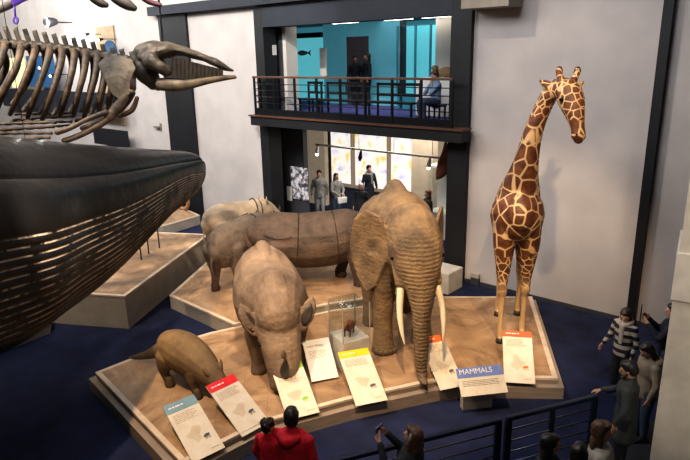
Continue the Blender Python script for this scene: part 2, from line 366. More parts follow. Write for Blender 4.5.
# gallery room
structure('ceiling_gallery', (-20, -5, YW+.42, 24, 6.95, 7.1), M['darkgrey'])
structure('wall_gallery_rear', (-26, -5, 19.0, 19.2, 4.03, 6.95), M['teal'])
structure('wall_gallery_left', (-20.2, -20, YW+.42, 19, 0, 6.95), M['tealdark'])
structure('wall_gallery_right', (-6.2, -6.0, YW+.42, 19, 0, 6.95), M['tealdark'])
def wpanel(name, x0, y0, x1, y1, Y, m, th=.08, parent=None, bevel=0):
    a = W(x0, y0, Y); b = W(x1, y1, Y)
    return boxobj(name, (a.x, b.x, Y-th, Y, min(a.z, b.z), max(a.z, b.z)), m, parent, bevel)
def st(name, *a, **k): return tag(wpanel(name, *a, **k), kind='structure')
def inroom(name, px0, px1, Y, z0, z1, m, th=.1, d=None):
    a = W(px0, 70, Y).x; b = W(px1, 70, Y).x
    return tag(boxobj(name, (a, b, Y-th, Y, z0, z1), m), kind='structure')
inroom('wall_gallery_panel', 264, 286, 14.0, 4.03, 6.95, M['darkgrey'], .12)
inroom('wall_gallery_pier', 287, 298, 14.4, 4.03, 6.95, M['cream'], .5)
inroom('wall_gallery_corner', 326, 348, 17.8, 4.03, 6.95, M['teal'], .12)
inroom('doorway_shade_1', 348, 370, 17.75, 4.03, 6.45, mat('dim_doorway', (.03, .025, .03), .9, emit=(.03, .025, .03), es=.6), .06)  # dark, faintly glowing panel paints the gloom of the open doorway
inroom('wall_gallery_bay', 371, 403, 17.8, 4.03, 6.95, M['teal'], .12)
inroom('wall_gallery_over_door', 347, 371.5, 17.8, 6.45, 6.95, M['teal'], .12)
inroom('trim_10', 403, 406, 17.2, 4.03, 6.95, M['navyblack'], .2)
inroom('wall_gallery_niche', 296, 325, 18.4, 4.03, 6.5, M['teallit'], .1)
inroom('trim_11', 296, 326, 18.2, 6.5, 6.68, M['navyblack'], .3)
inroom('wall_gallery_buff', 440, 458, 17.0, 4.03, 6.95, M['cream'], .3)
# glass case with aqua back
t = thing('display_case', 'tall aqua-lit glass display case at the right of the upper gallery', 'display case', (0, 0, 0))
a = W(407, 70, 17.6).x; b = W(441, 70, 17.6).x
boxobj('case_back', (a, b, 17.55, 17.65, 4.03, 6.7), M['teallit'], t)
boxobj('case_base', (a, b, 17.0, 17.55, 4.03, 4.5), M['tealdark'], t)
for q in (a+.03, (a*.45+b*.55), b-.03): boxobj('mullion', (q-.03, q+.03, 16.96, 17.02, 4.5, 6.7), M['tealdark'], t)
boxobj('pane', (a, b, 16.98, 16.99, 4.5, 6.7), M['glass'], t)
# notices, pictures
r1 = ray(272.5, 45); r2 = ray(281, 55); q1 = CAM+r1*(-14.60/r1.x); q2 = CAM+r2*(-14.60/r2.x)
tag(boxobj('notice', (-14.619, -14.60, q1.y, min(q2.y, YW+.4), q2.z, q1.z), M['white'], None), 'small white square notice on the dark panel of the upper gallery', 'notice')
tag(wpanel('wall_chart', 320, 48, 327, 76, 15.65, M['cream'], .03), 'tall pale wall chart on the teal wall of the upper gallery', 'poster')
f = thing('model_fish', 'small silver and brown fish model in the lit aqua niche upstairs', 'fish', W(303, 53, 18.2))
bm = bmesh.new(); loft(bm, [(-.3, 0, 0, .02, .03), (-.1, 0, 0, .06, .11), (.15, 0, 0, .05, .08), (.3, 0, 0, .01, .02)], seg=10)
to_obj('fish_body', bm, M['paper'], f, True)
bm = bmesh.new(); slab(bm, [(.25, 0, 0), (.45, 0, .12), (.4, 0, 0), (.45, 0, -.12)], .02); to_obj('tail_fin', bm, M['sorange'], f)
for i, (x, y) in enumerate(((345, 27), (398, 22), (437, 17))):
    p = W(x, y, 16.5); t = thing('ceiling_light', ('slim lit ceiling light above the silhouetted people', 'slim lit ceiling light left of the aqua glass case', 'slim lit ceiling light above the aqua glass case')[i], 'ceiling light', (p.x, 16.5, 6.9), 0, 'gallery ceiling lights')
    boxobj('housing', (-.6, .6, -.09, .09, -.03, .04), M['metal'], t); boxobj('diffuser', (-.55, .55, -.06, .06, -.045, -.03), M['lamps'], t)
p = W(322, 25, 14.6); t = thing('ceiling_light', 'slim lit ceiling light nearest the cream pier upstairs', 'ceiling light', (W(310, 25, 14.6).x, 14.6, 6.9), 0, 'gallery ceiling lights')
boxobj('housing', (-.6, .6, -.09, .09, -.03, .04), M['metal'], t); boxobj('diffuser', (-.55, .55, -.06, .06, -.045, -.03), M['lamps'], t)
# white plinth with a small tawny animal
pp = W(444, 80, 15.6)
t = thing('plinth', 'white plinth at the right end of the upper gallery', 'plinth', (pp.x, 15.6, 4.03))
boxobj('plinth_block', (-.75, .75, -.35, .35, 0, 1.1), M['white'], t, .02)
bm = bmesh.new(); ball(bm, (.1, 0, 1.25), .2, 14, (1.7, .7, .75)); ball(bm, (-.32, 0, 1.36), .1, 12, (1.2, .8, .9))
for s in (.3, -.1): loft(bm, [(s, -.08, 1.2, .05), (s, -.1, 1.1, .04)], seg=8)
me = remesh(bm, .025, 'tawny_animal'); o = link('tawny_animal', me, M['smooth']); o.location = (pp.x, 15.6, 4.03)
tag(o, 'small tawny animal model lying on the white gallery plinth', 'animal')

# gallery railing
def railing_gallery():
    t = thing('balcony_railing', 'black metal balcony railing with reddish wooden handrail on the upper gallery', 'railing', (0, 0, 4.045))
    x0, x1, y = -14.80, -7.66, 12.86
    boxobj('handrail', (x0-.05, x1+.02, y-.04, y+.04, 1.13, 1.19), M['wood_trim'], t, .01)
    boxobj('kick_board', (x0, x1, y-.015, y+.015, 0, .2), M['metal'], t)
    for k in range(4):
        bm = bmesh.new(); tube(bm, [(x0, y, .38+.19*k), (x1, y, .38+.19*k)], .012, 8); to_obj('rail', bm, M['metal'], t, True)
    n = 8
    for i in range(n+1):
        x = x0+(x1-x0)*i/n; boxobj('post', (x-.03, x+.03, y-.025, y+.025, .0, 1.13), M['metal'], t)
    for k in range(5):
        bm = bmesh.new(); tube(bm, [(x0, y, .2+.2*k), (x0, YW-.14, .2+.2*k)], .012, 8); to_obj('return_rail', bm, M['metal'], t, True)
    boxobj('return_post', (x0-.03, x0+.03, 13.05, 13.11, 0, 1.13), M['metal'], t)
railing_gallery()
# gallery benches
def bench(px0, px1, Y, label):
    a = W(px0, 95, Y).x; b = W(px1, 95, Y).x
    t = thing('gallery_bench', label, 'bench', ((a+b)/2, Y, 4.035), 0, 'black benches on the gallery'); w = (b-a)/2
    boxobj('seat', (-w, w, -.25, .2, .42, .47), M['metal'], t, .01)
    bm = bmesh.new(); box(bm, -w, w, .22, .25, .60, .68); box(bm, -w, w, .22, .25, .90, .98); box(bm, -.02, .02, .22, .25, .6, .95); to_obj('backrest', bm, M['metal'], t)
    for x in (-w+.05, w-.05):
        for y in (-.2, .22): boxobj('leg', (x-.025, x+.025, y-.025, y+.025, 0, .43 if y < 0 else .98), M['metal'], t)
bench(303, 318, 14.2, 'short black bench at the left end of the gallery')
bench(322, 362, 14.2, 'long black bench in front of the two silhouetted people')
bench(372, 417, 14.2, 'long black bench left of the seated person on the gallery')

# lower room behind the opening
structure('ceiling_lower_room', (-26, -5, YW+.42, 24, 3.6, 3.72), M['cream'])
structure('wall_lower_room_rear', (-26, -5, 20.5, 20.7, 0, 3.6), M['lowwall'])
inroom_low = lambda name, px0, px1, Y, z0, z1, m, th=.1: tag(boxobj(name, (W(px0, 190, Y).x, W(px1, 190, Y).x, Y-th, Y, z0, z1), m), kind='structure')
inroom_low('wall_lower_room_panel', 272, 309, 14.6, 0, 3.6, M['darkgrey'], .2)
inroom_low('wall_lower_room_pier', 309, 329, 17.5, 0, 3.6, M['lowwall'], .2)
inroom_low('wall_lower_room_right', 416, 437, 17.0, 0, 3.6, M['lowwall'], .3)
for i, (a, b) in enumerate(((331, 352), (355, 388), (391, 416))):
    Y = 20.4; xa = W(a, 160, Y).x; xb = W(b, 160, Y).x
    w = thing('window_%d' % (i+1), None, None, ((xa+xb)/2, Y, 0)); w['kind'] = 'structure'; h = (xb-xa)/2
    boxobj('pane', (-h, h, -.02, 0, .2, 3.45), M['window'], w)
    for q in ((-h-.05, -h+.03, -.06, .03, .15, 3.5), (h-.03, h+.05, -.06, .03, .15, 3.5), (-h-.05, h+.05, -.06, .03, .12, .2), (-h-.05, h+.05, -.06, .03, 3.45, 3.53)):
        boxobj('window_frame', q, M['lowwall'], w)
o = boxobj('curtain', (W(322, 160, 18).x, W(331, 160, 18).x, 17.9, 18, .1, 3.55), M['fascia'])
bm = bmesh.new(); x0 = W(321, 160, 18).x; x1 = W(331, 160, 18).x
pts = [(x0+(x1-x0)*i/40, 18+.05*math.sin(i*1.1)) for i in range(41)]
prism(bm, pts+[(p[0], p[1]+.02) for p in pts[::-1]], .1, 3.55)
bpy.data.objects.remove(o); tag(to_obj('curtain', bm, mat('dark_brown_drape', (.07, .05, .035), .9)), 'dark brown drape hanging left of the bright windows', 'curtain')
tag(wpanel('poster', 291, 166, 309, 201, 14.38, M['poster'], .03), 'grey mottled photo poster on the dark panel of the lower room', 'poster')
tag(wpanel('info_label', 287, 186, 292.5, 201, 14.36, M['white'], .02), 'small white label at the lower left of the grey photo poster', 'label')
# track with lamps
t = thing('lighting_track', 'white lighting track hung across the lower room', 'lighting track', (0, 0, 0))
A = W(316, 145, 15); B = W(446, 158, 15); z = (A.z+B.z)/2
bm = bmesh.new(); tube(bm, [(A.x, 15, z), (B.x, 15, z)], .035); to_obj('track', bm, M['white'], t, True)
for k in range(4):
    x = A.x+(B.x-A.x)*(.1+.27*k); bm = bmesh.new(); tube(bm, [(x, 15, z), (x, 15, 3.6)], .01); to_obj('hanger', bm, M['white'], t, True)
for i, (px, lit) in enumerate(((318, 1), (361, 0), (430, 1))):
    x = W(px, 150, 15).x
    s = thing('spotlight', ('lit white spotlight at the left end of the track', 'dark spotlight in the middle of the lighting track', 'lit spotlight at the right end of the track')[i], 'spotlight', (x, 15, z-.03), 0, 'track spotlights')
    bm = bmesh.new(); loft(bm, [(0, 0, -.02, .03), (0, -.02, -.12, .055), (0, -.05, -.24, .07)], seg=12); to_obj('housing', bm, M['white'] if lit else M['metal'], s, True)
    bm = bmesh.new(); ball(bm, (0, -.06, -.29), .055, 10); to_obj('bulb', bm, M['lamps'] if lit else M['horn'], s, True)
# white showcase and hanging brown specimen
t = thing('showcase', 'white framed glass showcase behind the black column in the lower room', 'display case', (W(446, 190, 16.4).x, 16.4, 0))
boxobj('base', (-.5, .5, -.3, .3, 0, .9), M['white'], t, .02); boxobj('top', (-.5, .5, -.3, .3, 2.3, 2.4), M['white'], t, .02); boxobj('pane', (-.48, .48, -.28, .28, .9, 2.3), M['glass'], t)
boxobj('case_back', (-.48, .48, .24, .28, .9, 2.3), M['white'], t)
p = W(445, 164, 14.6)
bm = bmesh.new(); loft(bm, [(0, 0, .6, .04), (.05, 0, .3, .16), (0, 0, 0, .22), (-.15, 0, -.3, .14), (-.25, 0, -.45, .04)]); o = to_obj('hanging_specimen', bm, mat('rusty_specimen', (.30, .12, .06), .7), None, True)
o.location = p; tag(o, 'rusty brown specimen hanging above the white showcase', 'specimen')
bm = bmesh.new(); tube(bm, [(p.x, p.y, p.z+.6), (p.x, p.y, 3.6)], .008); o2 = to_obj('wire', bm, M['metal'], o); o2.matrix_parent_inverse = Matrix.Translation(-p)
# low grey block and box by column
p = G(442, 290, 0); t = boxobj('low_block', (p.x-.35, p.x+.3, p.y-.2, p.y+.5, 0, .55), M['plinth'], None, .02); tag(t, 'low pale grey block beside the foot of the black column', 'block')
p = W(476, 280, YW); t = thing('socket_box', 'small dark box with a pale lid low on the wall by the black column', 'box', (p.x, YW-.003, p.z))
boxobj('box_front', (-.12, .12, -.08, 0, -.12, .08), M['darkgrey'], t, .01); boxobj('lid', (-.12, .12, -.09, 0, .08, .2), M['fascia2'], t, .01)

# left background behind the skeleton
tag(wpanel('wall_panel', 96, 27, 126, 125, YW, mat('tan_wall_panel', (.40, .30, .19), .8), .06), 'tall tan panel on the wall behind the skeleton', 'panel')
def disp(name, x0, y0, x1, y1, m, label, Y=12.9):
    return tag(wpanel(name, x0, y0, x1, y1, Y, m, .12, bevel=.01), label, 'panel')
darkblue = mat('blue_banner', (.015, .07, .16), .7, emit=(.01, .05, .12), es=.5)
disp('exhibit_panel', 28, 56, 58, 88, darkblue, 'blue exhibit panel right of the yellow lit poster', 12.8)
disp('exhibit_panel', 3, 88, 120, 116, M['navyblack'], 'long blue-black exhibit board behind the ribs', 12.85)
disp('lit_poster', 10, 58, 29, 88, mat('yellow_lit_print', (.7, .62, .3), .6, (.5, .5, .3), 3, emit=(.9, .8, .42), es=.7), 'yellow backlit poster behind the left ribs', 12.85)
disp('dark_screen', 95, 127, 130, 148, M['black'], 'black screen low on the wall above the whale snout', 12.95)
t = thing('round_sign', 'round blue disc behind the shoulder blade of the skeleton', 'sign', W(110, 52, 12.8)); bm = bmesh.new()
loft(bm, [(0, 0, 0, .45), (0, .06, 0, .45)], cap=False, seg=28, per=1, side=(1, 0, 0)); to_obj('disc', bm, darkblue, t)
for i, (x, y) in enumerate(((72, 39), (86, 34), (100, 39), (41, 67), (52, 75))):
    p = W(x, y, 12.6); s = thing('spotlight', 'small white spotlight above the tan wall panel behind the ribs' if i < 3 else 'small white spotlight in front of the blue exhibit panel', 'spotlight', p, 0, 'small spotlights behind the ribs')
    bm = bmesh.new(); loft(bm, [(0, .1, 0, .05), (0, -.05, -.03, .06)], seg=10, side=(1, 0, 0)); to_obj('housing', bm, M['metal'], s, True)
    bm = bmesh.new(); ball(bm, (0, -.08, -.04), .055, 10); to_obj('bulb', bm, M['lamps'], s, True)
    bm = bmesh.new(); tube(bm, [(0, .1, 0), (0, YW-12.6, 0)], .015); to_obj('arm', bm, M['metal'], s, True)
p = W(47, 22, 12.2); s = thing('floodlight', 'large bright white floodlight above the backbone of the skeleton', 'floodlight', p)
bm = bmesh.new(); ball(bm, (0, 0, 0), .2, 18, (1, .6, 1)); to_obj('lens', bm, M['lamp'], s, True)
bm = bmesh.new(); loft(bm, [(0, .05, 0, .22), (0, .35, .02, .14)], seg=16, side=(1, 0, 0)); to_obj('housing', bm, M['metal'], s, True)
bm = bmesh.new(); tube(bm, [(0, .3, 0), (0, YW-12.2, 0)], .03); to_obj('arm', bm, M['metal'], s, True)
# small wall bracket
p = W(161, 127, YW); t = thing('wall_bracket', 'small dark bracket on the wall left of the black pilaster', 'bracket', p); boxobj('plate', (-.05, .05, -.03, -.003, -.15, .15), M['post'], t); boxobj('arm', (-.35, 0, -.12, -.03, -.04, .03), M['post'], t)

# ------------------------------------------------------------------ platforms
def inset(pts, d):
    n = len(pts); out = []; A = sum(pts[i][0]*pts[(i+1) % n][1]-pts[(i+1) % n][0]*pts[i][1] for i in range(n)); s = 1 if A > 0 else -1
    for i in range(n):
        p0, p1, p2 = Vector(pts[i-1][:2]), Vector(pts[i][:2]), Vector(pts[(i+1) % n][:2])
        e1 = (p1-p0).normalized(); e2 = (p2-p1).normalized(); n1 = Vector((-e1.y, e1.x))*s; n2 = Vector((-e2.y, e2.x))*s
        b = (n1+n2); b = b/max(b.length_squared/2, .3); q = p1+b*d; out.append((q.x, q.y))
    return out
def platform(label, pts, h, m_side, step=0, name='display_platform'):
    t = thing(name, label, 'platform', (0, 0, 0))
    if step:
        bm = bmesh.new(); prism(bm, inset(pts, -step), 0, h-.13); to_obj('plinth', bm, m_side, t)
    bm = bmesh.new(); prism(bm, inset(pts, .012), 0.001, h-.045); to_obj('fascia', bm, m_side, t)
    bm = bmesh.new(); prism(bm, pts, h-.045, h-.004); to_obj('rim', bm, M['rim'], t)
    bm = bmesh.new(); prism(bm, inset(pts, .09), h-.01, h); to_obj('deck', bm, M['deck'], t)
    return t
PA = [(-9.91, 4.40), (-6.50, 3.9), (-6.36, 5.27), (-5.74, 6.61), (-5.02, 7.88), (-4.72, 8.33), (-3.33, 9.40), (-5.22, 12.6), (-6.9, 11.3), (-8.38, 9.16), (-8.63, 8.52), (-9.3, 7.48), (-9.60, 6.76), (-9.85, 5.76)]
platform('large stepped wooden platform under the elephant, giraffe and front rhino', PA, .35, M['fascia'], .10)
PB = [(-12.04, 7.38), (-9.52, 7.30), (-8.95, 8.55), (-8.7, 9.25), (-7.5, 11.3), (-8.2, 12.5), (-13.6, 12.7), (-14.3, 11.0)]
platform('low wooden platform under the three rear rhinos', PB, .35, M['fascia2'])
PC = [(-11.78, 6.13), (-14.22, 10.27), (-15.59, 9.51), (-17.6, 7.2), (-15.4, 4.2), (-12.9, 5.5)]
platform('tall beige platform under the chin of the whale model', PC, .8, M['fascia2'])
PD = [tuple(G(200, 215, .35))[:2], tuple(G(180, 206, .35))[:2], (-19.4, 12.2), (-18.2, 9.8), tuple(G(163, 226, .35))[:2]]
platform('small far platform beside the black pilaster', PD, .35, M['fascia2'])
PE = [(-12.96, 4.92), (-13.35, 5.12), (-15.5, 4.0), (-15.2, 2.0), tuple(G(-60, 362, .3))[:2]]
platform('low beige platform at the lower left under the whale belly', PE, .3, M['fascia2'])
# rods and curved horn near the platforms
for x, y0, y1, lab in ((141.5, 262, 246, 'thin dark upright rod nearest the left on the tall platform'), (159.5, 250, 231, 'thin dark upright rod nearest the back of the tall platform'), (149, 256, 238, 'thin dark upright rod between the two others on the tall platform')):
    b = G(x, y0-2, .8); bm = bmesh.new(); tube(bm, [(b.x, b.y, .8), (b.x, b.y, 1.45)], .018)
    o = to_obj('support_rod', bm, M['horn'], None, True); tag(o, lab, 'rod', 'support rods on the tall platform')
b = G(184, 210, .35); bm = bmesh.new()
loft(bm, [(b.x-.25, b.y, .42, .07), (b.x+.05, b.y, .40, .075), (b.x+.3, b.y, .6, .07), (b.x+.33, b.y, .95, .055), (b.x+.15, b.y, 1.2, .03)], seg=12)
tag(to_obj('curved_tusk', bm, mat('amber_tusk', (.40, .22, .10), .5), None, True), 'curved brown tusk standing on the small far platform', 'tusk')
# near pillar at the right
t = thing('pillar', 'pale lit square pillar at the right edge', 'pillar', (0, 0, 0))
b = G(641, 520, 0); nd = Vector((b.x, b.y)).normalized(); rt = Vector((nd.y, -nd.x)); ang = math.atan2(rt.y, rt.x)
t.location = (b.x, b.y, 0); t.rotation_euler = (0, 0, ang)
boxobj('shaft', (0, 1.2, 0, 1.0, 0, 11.9), mat('warm_white_pillar', (.60, .54, .46), .8), t, .01)
boxobj('collar', (-.022, .9, -.03, 1.0, 3.05, 3.62), mat('warm_white_pillar_collar', (.66, .60, .52), .8), t, .01)

# ground railing
def ground_railing():
    t = thing('floor_railing', 'dark blue-black metal railing in front of the platform', 'railing', (0, 0, 0))
    a = Vector((-4.6, 4.12)); e = Vector((-2.30, 8.15)); d = (e-a); L = d.length; d.normalize(); ang = math.atan2(d.y, d.x)
    t.location = (a.x, a.y, 0); t.rotation_euler = (0, 0, ang)
    gaps = [(0, 3.02), (3.1, L)]
    for g0, g1 in gaps:
        boxobj('handrail', (g0, g1, -.035, .035, .96, 1.02), M['railblue'], t, .015)
        for z in (.80, .62, .44, .26):
            bm = bmesh.new(); tube(bm, [(g0, 0, z), (g1, 0, z)], .012, 8); to_obj('rail', bm, M['steel'], t, True)
        n = 2
        for i in range(n+1):
            x = g0+(g1-g0)*i/n; x = min(max(x, g0+.04), g1-.04); w = .045 if i in (0, n) else .03
            boxobj('post', (x-w, x+w, -.03, .03, 0, .97), M['railblue'], t, .008)
    return a, e
ground_railing()
tag(boxobj('floor_walkway', (0, 0, 0, 0, 0, 0), M['carpetg']) if 0 else to_obj('floor_walkway', (lambda b: (prism(b, [(-4.5, 3.9), (-2.2, 8.2), (-1.2, 12), (6, 12), (6, -2), (-6, -2)], .0005, .006), b)[1])(bmesh.new()), M['carpetg']), kind='structure')
# ------------------------------------------------------------------ animals (local frame: +X forward, +Y its left, Z up)
DZ = .35
def hoofed_leg(x, y, ztop, rt, rk, ra, rf, fx=0, kx=0, top=None, zk=None):
    zk = zk or ztop*.48
    return [(x if top is None else top, y*.85, ztop, rt, rt*1.25), (x+kx*.4, y, (ztop+zk)/2, (rt+rk)/2, (rt+rk)/2*1.1), (x+kx, y, zk, rk), (x+(kx+fx)*.5, y, zk*.5, ra), (x+fx, y, .14, ra*1.05), (x+fx+.02, y, .03, rf)]

def elephant():
    hd = (.75, -.66); t = thing('elephant', 'large mounted African elephant with lowered trunk and long ivory tusks', 'elephant')
    place(t, (-6.60, 9.14, DZ), hd)
    S = [[(-1.55, 0, 1.75, .25, .35), (-1.3, 0, 1.85, .55, .68), (-.8, 0, 1.92, .72, .82), (-.2, 0, 1.98, .78, .88), (.35, 0, 2.12, .72, .92), (.8, 0, 2.12, .58, .78), (1.15, 0, 2.15, .45, .6)],
         [(-1.0, 0, 2.15, .3, .45), (-.45, 0, 2.50, .28, .48), (.0, 0, 2.72, .22, .45), (.4, 0, 2.6, .24, .42), (.8, 0, 2.35, .28, .4)],
         [(.8, 0, 2.30, .40, .5), (1.15, 0, 2.48, .45, .50), (1.45, 0, 2.32, .47, .47), (1.68, 0, 1.98, .40, .35), (1.82, 0, 1.64, .25, .24), (1.90, 0, 1.30, .175, .18), (1.95, 0, .9, .14, .145), (1.95, 0, .5, .12, .12), (1.98, 0, .22, .10, .10), (2.08, 0, .09, .08, .075), (2.22, 0, .10, .06, .06)],
         [(1.22, .12, 2.66, .22, .22), (1.42, .12, 2.58, .20, .2)], [(1.22, -.12, 2.66, .22, .22), (1.42, -.12, 2.58, .20, .2)],
         [(1.3, .22, 2.05, .18), (1.60, .29, 1.86, .125), (1.70, .31, 1.72, .10)], [(1.3, -.22, 2.05, .18), (1.60, -.29, 1.86, .125), (1.70, -.31, 1.72, .10)],
         [(1.45, .34, 2.28, .10), (1.62, .33, 2.2, .09)], [(1.45, -.34, 2.28, .10), (1.62, -.33, 2.2, .09)],
         [(1.25, 0, 1.8, .24, .2), (1.5, 0, 1.5, .16, .14), (1.62, 0, 1.38, .08, .07)],
         [(.72, -.38, 1.95, .36, .42), (.76, -.42, 1.4, .25, .29), (.74, -.42, .95, .20, .22), (.73, -.42, .5, .18, .19), (.75, -.42, .2, .20, .21), (.77, -.42, .04, .235, .25)],
         [(.75, .36, 1.95, .36, .42), (.68, .40, 1.4, .24, .28), (.6, .40, .95, .20, .22), (.5, .40, .5, .18, .19), (.5, .40, .2, .20, .21), (.52, .40, .04, .235, .25)],
         [(-.95, -.38, 1.7, .40, .5), (-.75, -.42, 1.2, .28, .32), (-.6, -.42, .75, .19, .21), (-.55, -.42, .35, .17, .18), (-.5, -.42, .12, .19, .20), (-.48, -.42, .04, .20, .22)],
         [(-1.0, .38, 1.7, .40, .5), (-1.0, .42, 1.2, .28, .32), (-1.05, .42, .75, .19, .21), (-1.1, .42, .35, .17, .18), (-1.08, .42, .12, .19, .20), (-1.06, .42, .04, .20, .22)],
         [(-1.6, 0, 2.05, .07), (-1.85, 0, 1.6, .05), (-1.9, 0, 1.0, .035), (-1.88, 0, .7, .05)]]
    def ear(s):
        f = 1.12 if s < 0 else .72
        o = [(1.25, .40, 2.50), (1.14, .54, 2.78), (.86, .72, 2.84), (.60, .86, 2.62), (.48, .92, 2.22), (.50, .90, 1.80), (.64, .82, 1.46), (.82, .70, 1.24), (.98, .58, 1.42), (1.12, .48, 1.8), (1.26, .40, 2.15)]
        o = [(x, .40+(y-.40)*f, z) for x, y, z in o]
        return ([(x, y*s, z) for x, y, z in o], .075, .05*s)
    b = body(t, S, [ear(1), ear(-1)], .028, M['elephant'], 3, noise=.012)
    for s in (1, -1):
        part_loft('tusk', [(1.60, .28*s, 1.86, .066), (1.76, .33*s, 1.58, .064), (1.90, .37*s, 1.28, .054), (2.02, .36*s, 1.0, .036), (2.10, .33*s, .80, .012)], M['ivory'], t)
    eyes(t, [(1.60, .425, 2.16), (1.60, -.425, 2.16)], .045)
    for fx, fy in ((.77, -.42), (.52, .40)):       # toenails
        for a in (-.9, -.45, 0, .45, .9):
            bm = bmesh.new(); ball(bm, (fx+.235*math.cos(a), fy+.225*math.sin(a), .07), .04, 10, (.6, 1, 1.1)); to_obj('toenail', bm, M['bonelit'], t, True)
elephant()

def front_rhino():
    t = thing('rhino', 'pale grey-brown mounted rhino facing forward with its head lowered over the signs', 'rhino')
    place(t, (-8.04, 7.08, DZ), (.81, -.59))
    S = [[(-1.75, 0, 1.0, .22, .3), (-1.55, 0, 1.12, .50, .52), (-1.1, 0, 1.08, .64, .64), (-.5, 0, 1.0, .70, .66), (.1, 0, 1.02, .70, .68), (.6, 0, 1.12, .60, .66), (.95, 0, 1.18, .46, .52), (1.15, 0, 1.1, .38, .42)],
         [(-1.55, 0, 1.35, .22, .3), (-1.3, 0, 1.55, .18, .26), (-.9, 0, 1.48, .22, .26), (-.4, 0, 1.38, .25, .26)],
         [(.1, 0, 1.4, .3, .26), (.6, 0, 1.58, .24, .24), (.9, 0, 1.5, .25, .25)],
         [(.85, 0, 1.15, .40, .42), (1.08, 0, .98, .40, .36), (1.28, 0, .78, .37, .31), (1.44, 0, .54, .32, .26), (1.56, 0, .32, .265, .21), (1.65, 0, .14, .26, .15)],
         [(.95, 0, .95, .3, .3), (1.2, 0, .62, .24, .2), (1.4, 0, .30, .2, .13)],
         hoofed_leg(.82, -.36, 1.0, .27, .17, .13, .16), hoofed_leg(.7, .36, 1.0, .27, .17, .13, .16),
         hoofed_leg(-1.1, -.38, 1.0, .32, .17, .13, .16, fx=-.1, kx=.1), hoofed_leg(-1.3, .38, 1.0, .32, .17, .13, .16, fx=.1, kx=.1),
         [(-1.78, 0, 1.2, .05), (-1.92, 0, .85, .03), (-1.92, 0, .55, .035)],
         [(1.06, .26, 1.02, .09), (1.10, .38, 1.16, .07)],
         [(1.06, -.26, 1.02, .09), (1.10, -.38, 1.16, .07)]]
    def rear(s, k=1, dx=0):
        o = [(1.10, .32, 1.10), (1.06, .36, 1.30), (1.04, .46, 1.46), (1.02, .58, 1.56), (1.08, .62, 1.40), (1.12, .56, 1.22), (1.14, .44, 1.08)]
        c = Vector((1.08, .40, 1.20)); k *= 1.25; return [tuple(Vector((c.x+(x-c.x)*k+dx+.07, (c.y+(y-c.y)*k)*s, c.z+(z-c.z)*k-.17))) for x, y, z in o]
    body(t, S, [(rear(1), .085, 0), (rear(-1), .085, 0)], .022, M['rhino'], 3, noise=.01)
    part_loft('front_horn', [(1.56, 0, .30, .085, .13), (1.72, 0, .44, .08, .12), (1.85, 0, .60, .06, .08), (1.93, 0, .78, .012)], M['horn'], t)
    part_loft('rear_horn', [(1.56, 0, .62, .08, .10), (1.64, 0, .70, .05, .06), (1.69, 0, .80, .015)], M['rhino'], t)
    eyes(t, [(1.36, .355, .78), (1.36, -.355, .78)], .035)
    for s in (1, -1):
        bm = bmesh.new(); slab(bm, [tuple(Vector(p)+Vector((0, .03*s, .04))) for p in rear(s, .66, .04)], .02); to_obj('inner_ear', bm, M['horn'], t, True)
        bm = bmesh.new(); ball(bm, (1.80, .13*s, .25), .035, 10, (.6, 1, 1)); to_obj('nostril', bm, M['eye'], t, True)
front_rhino()

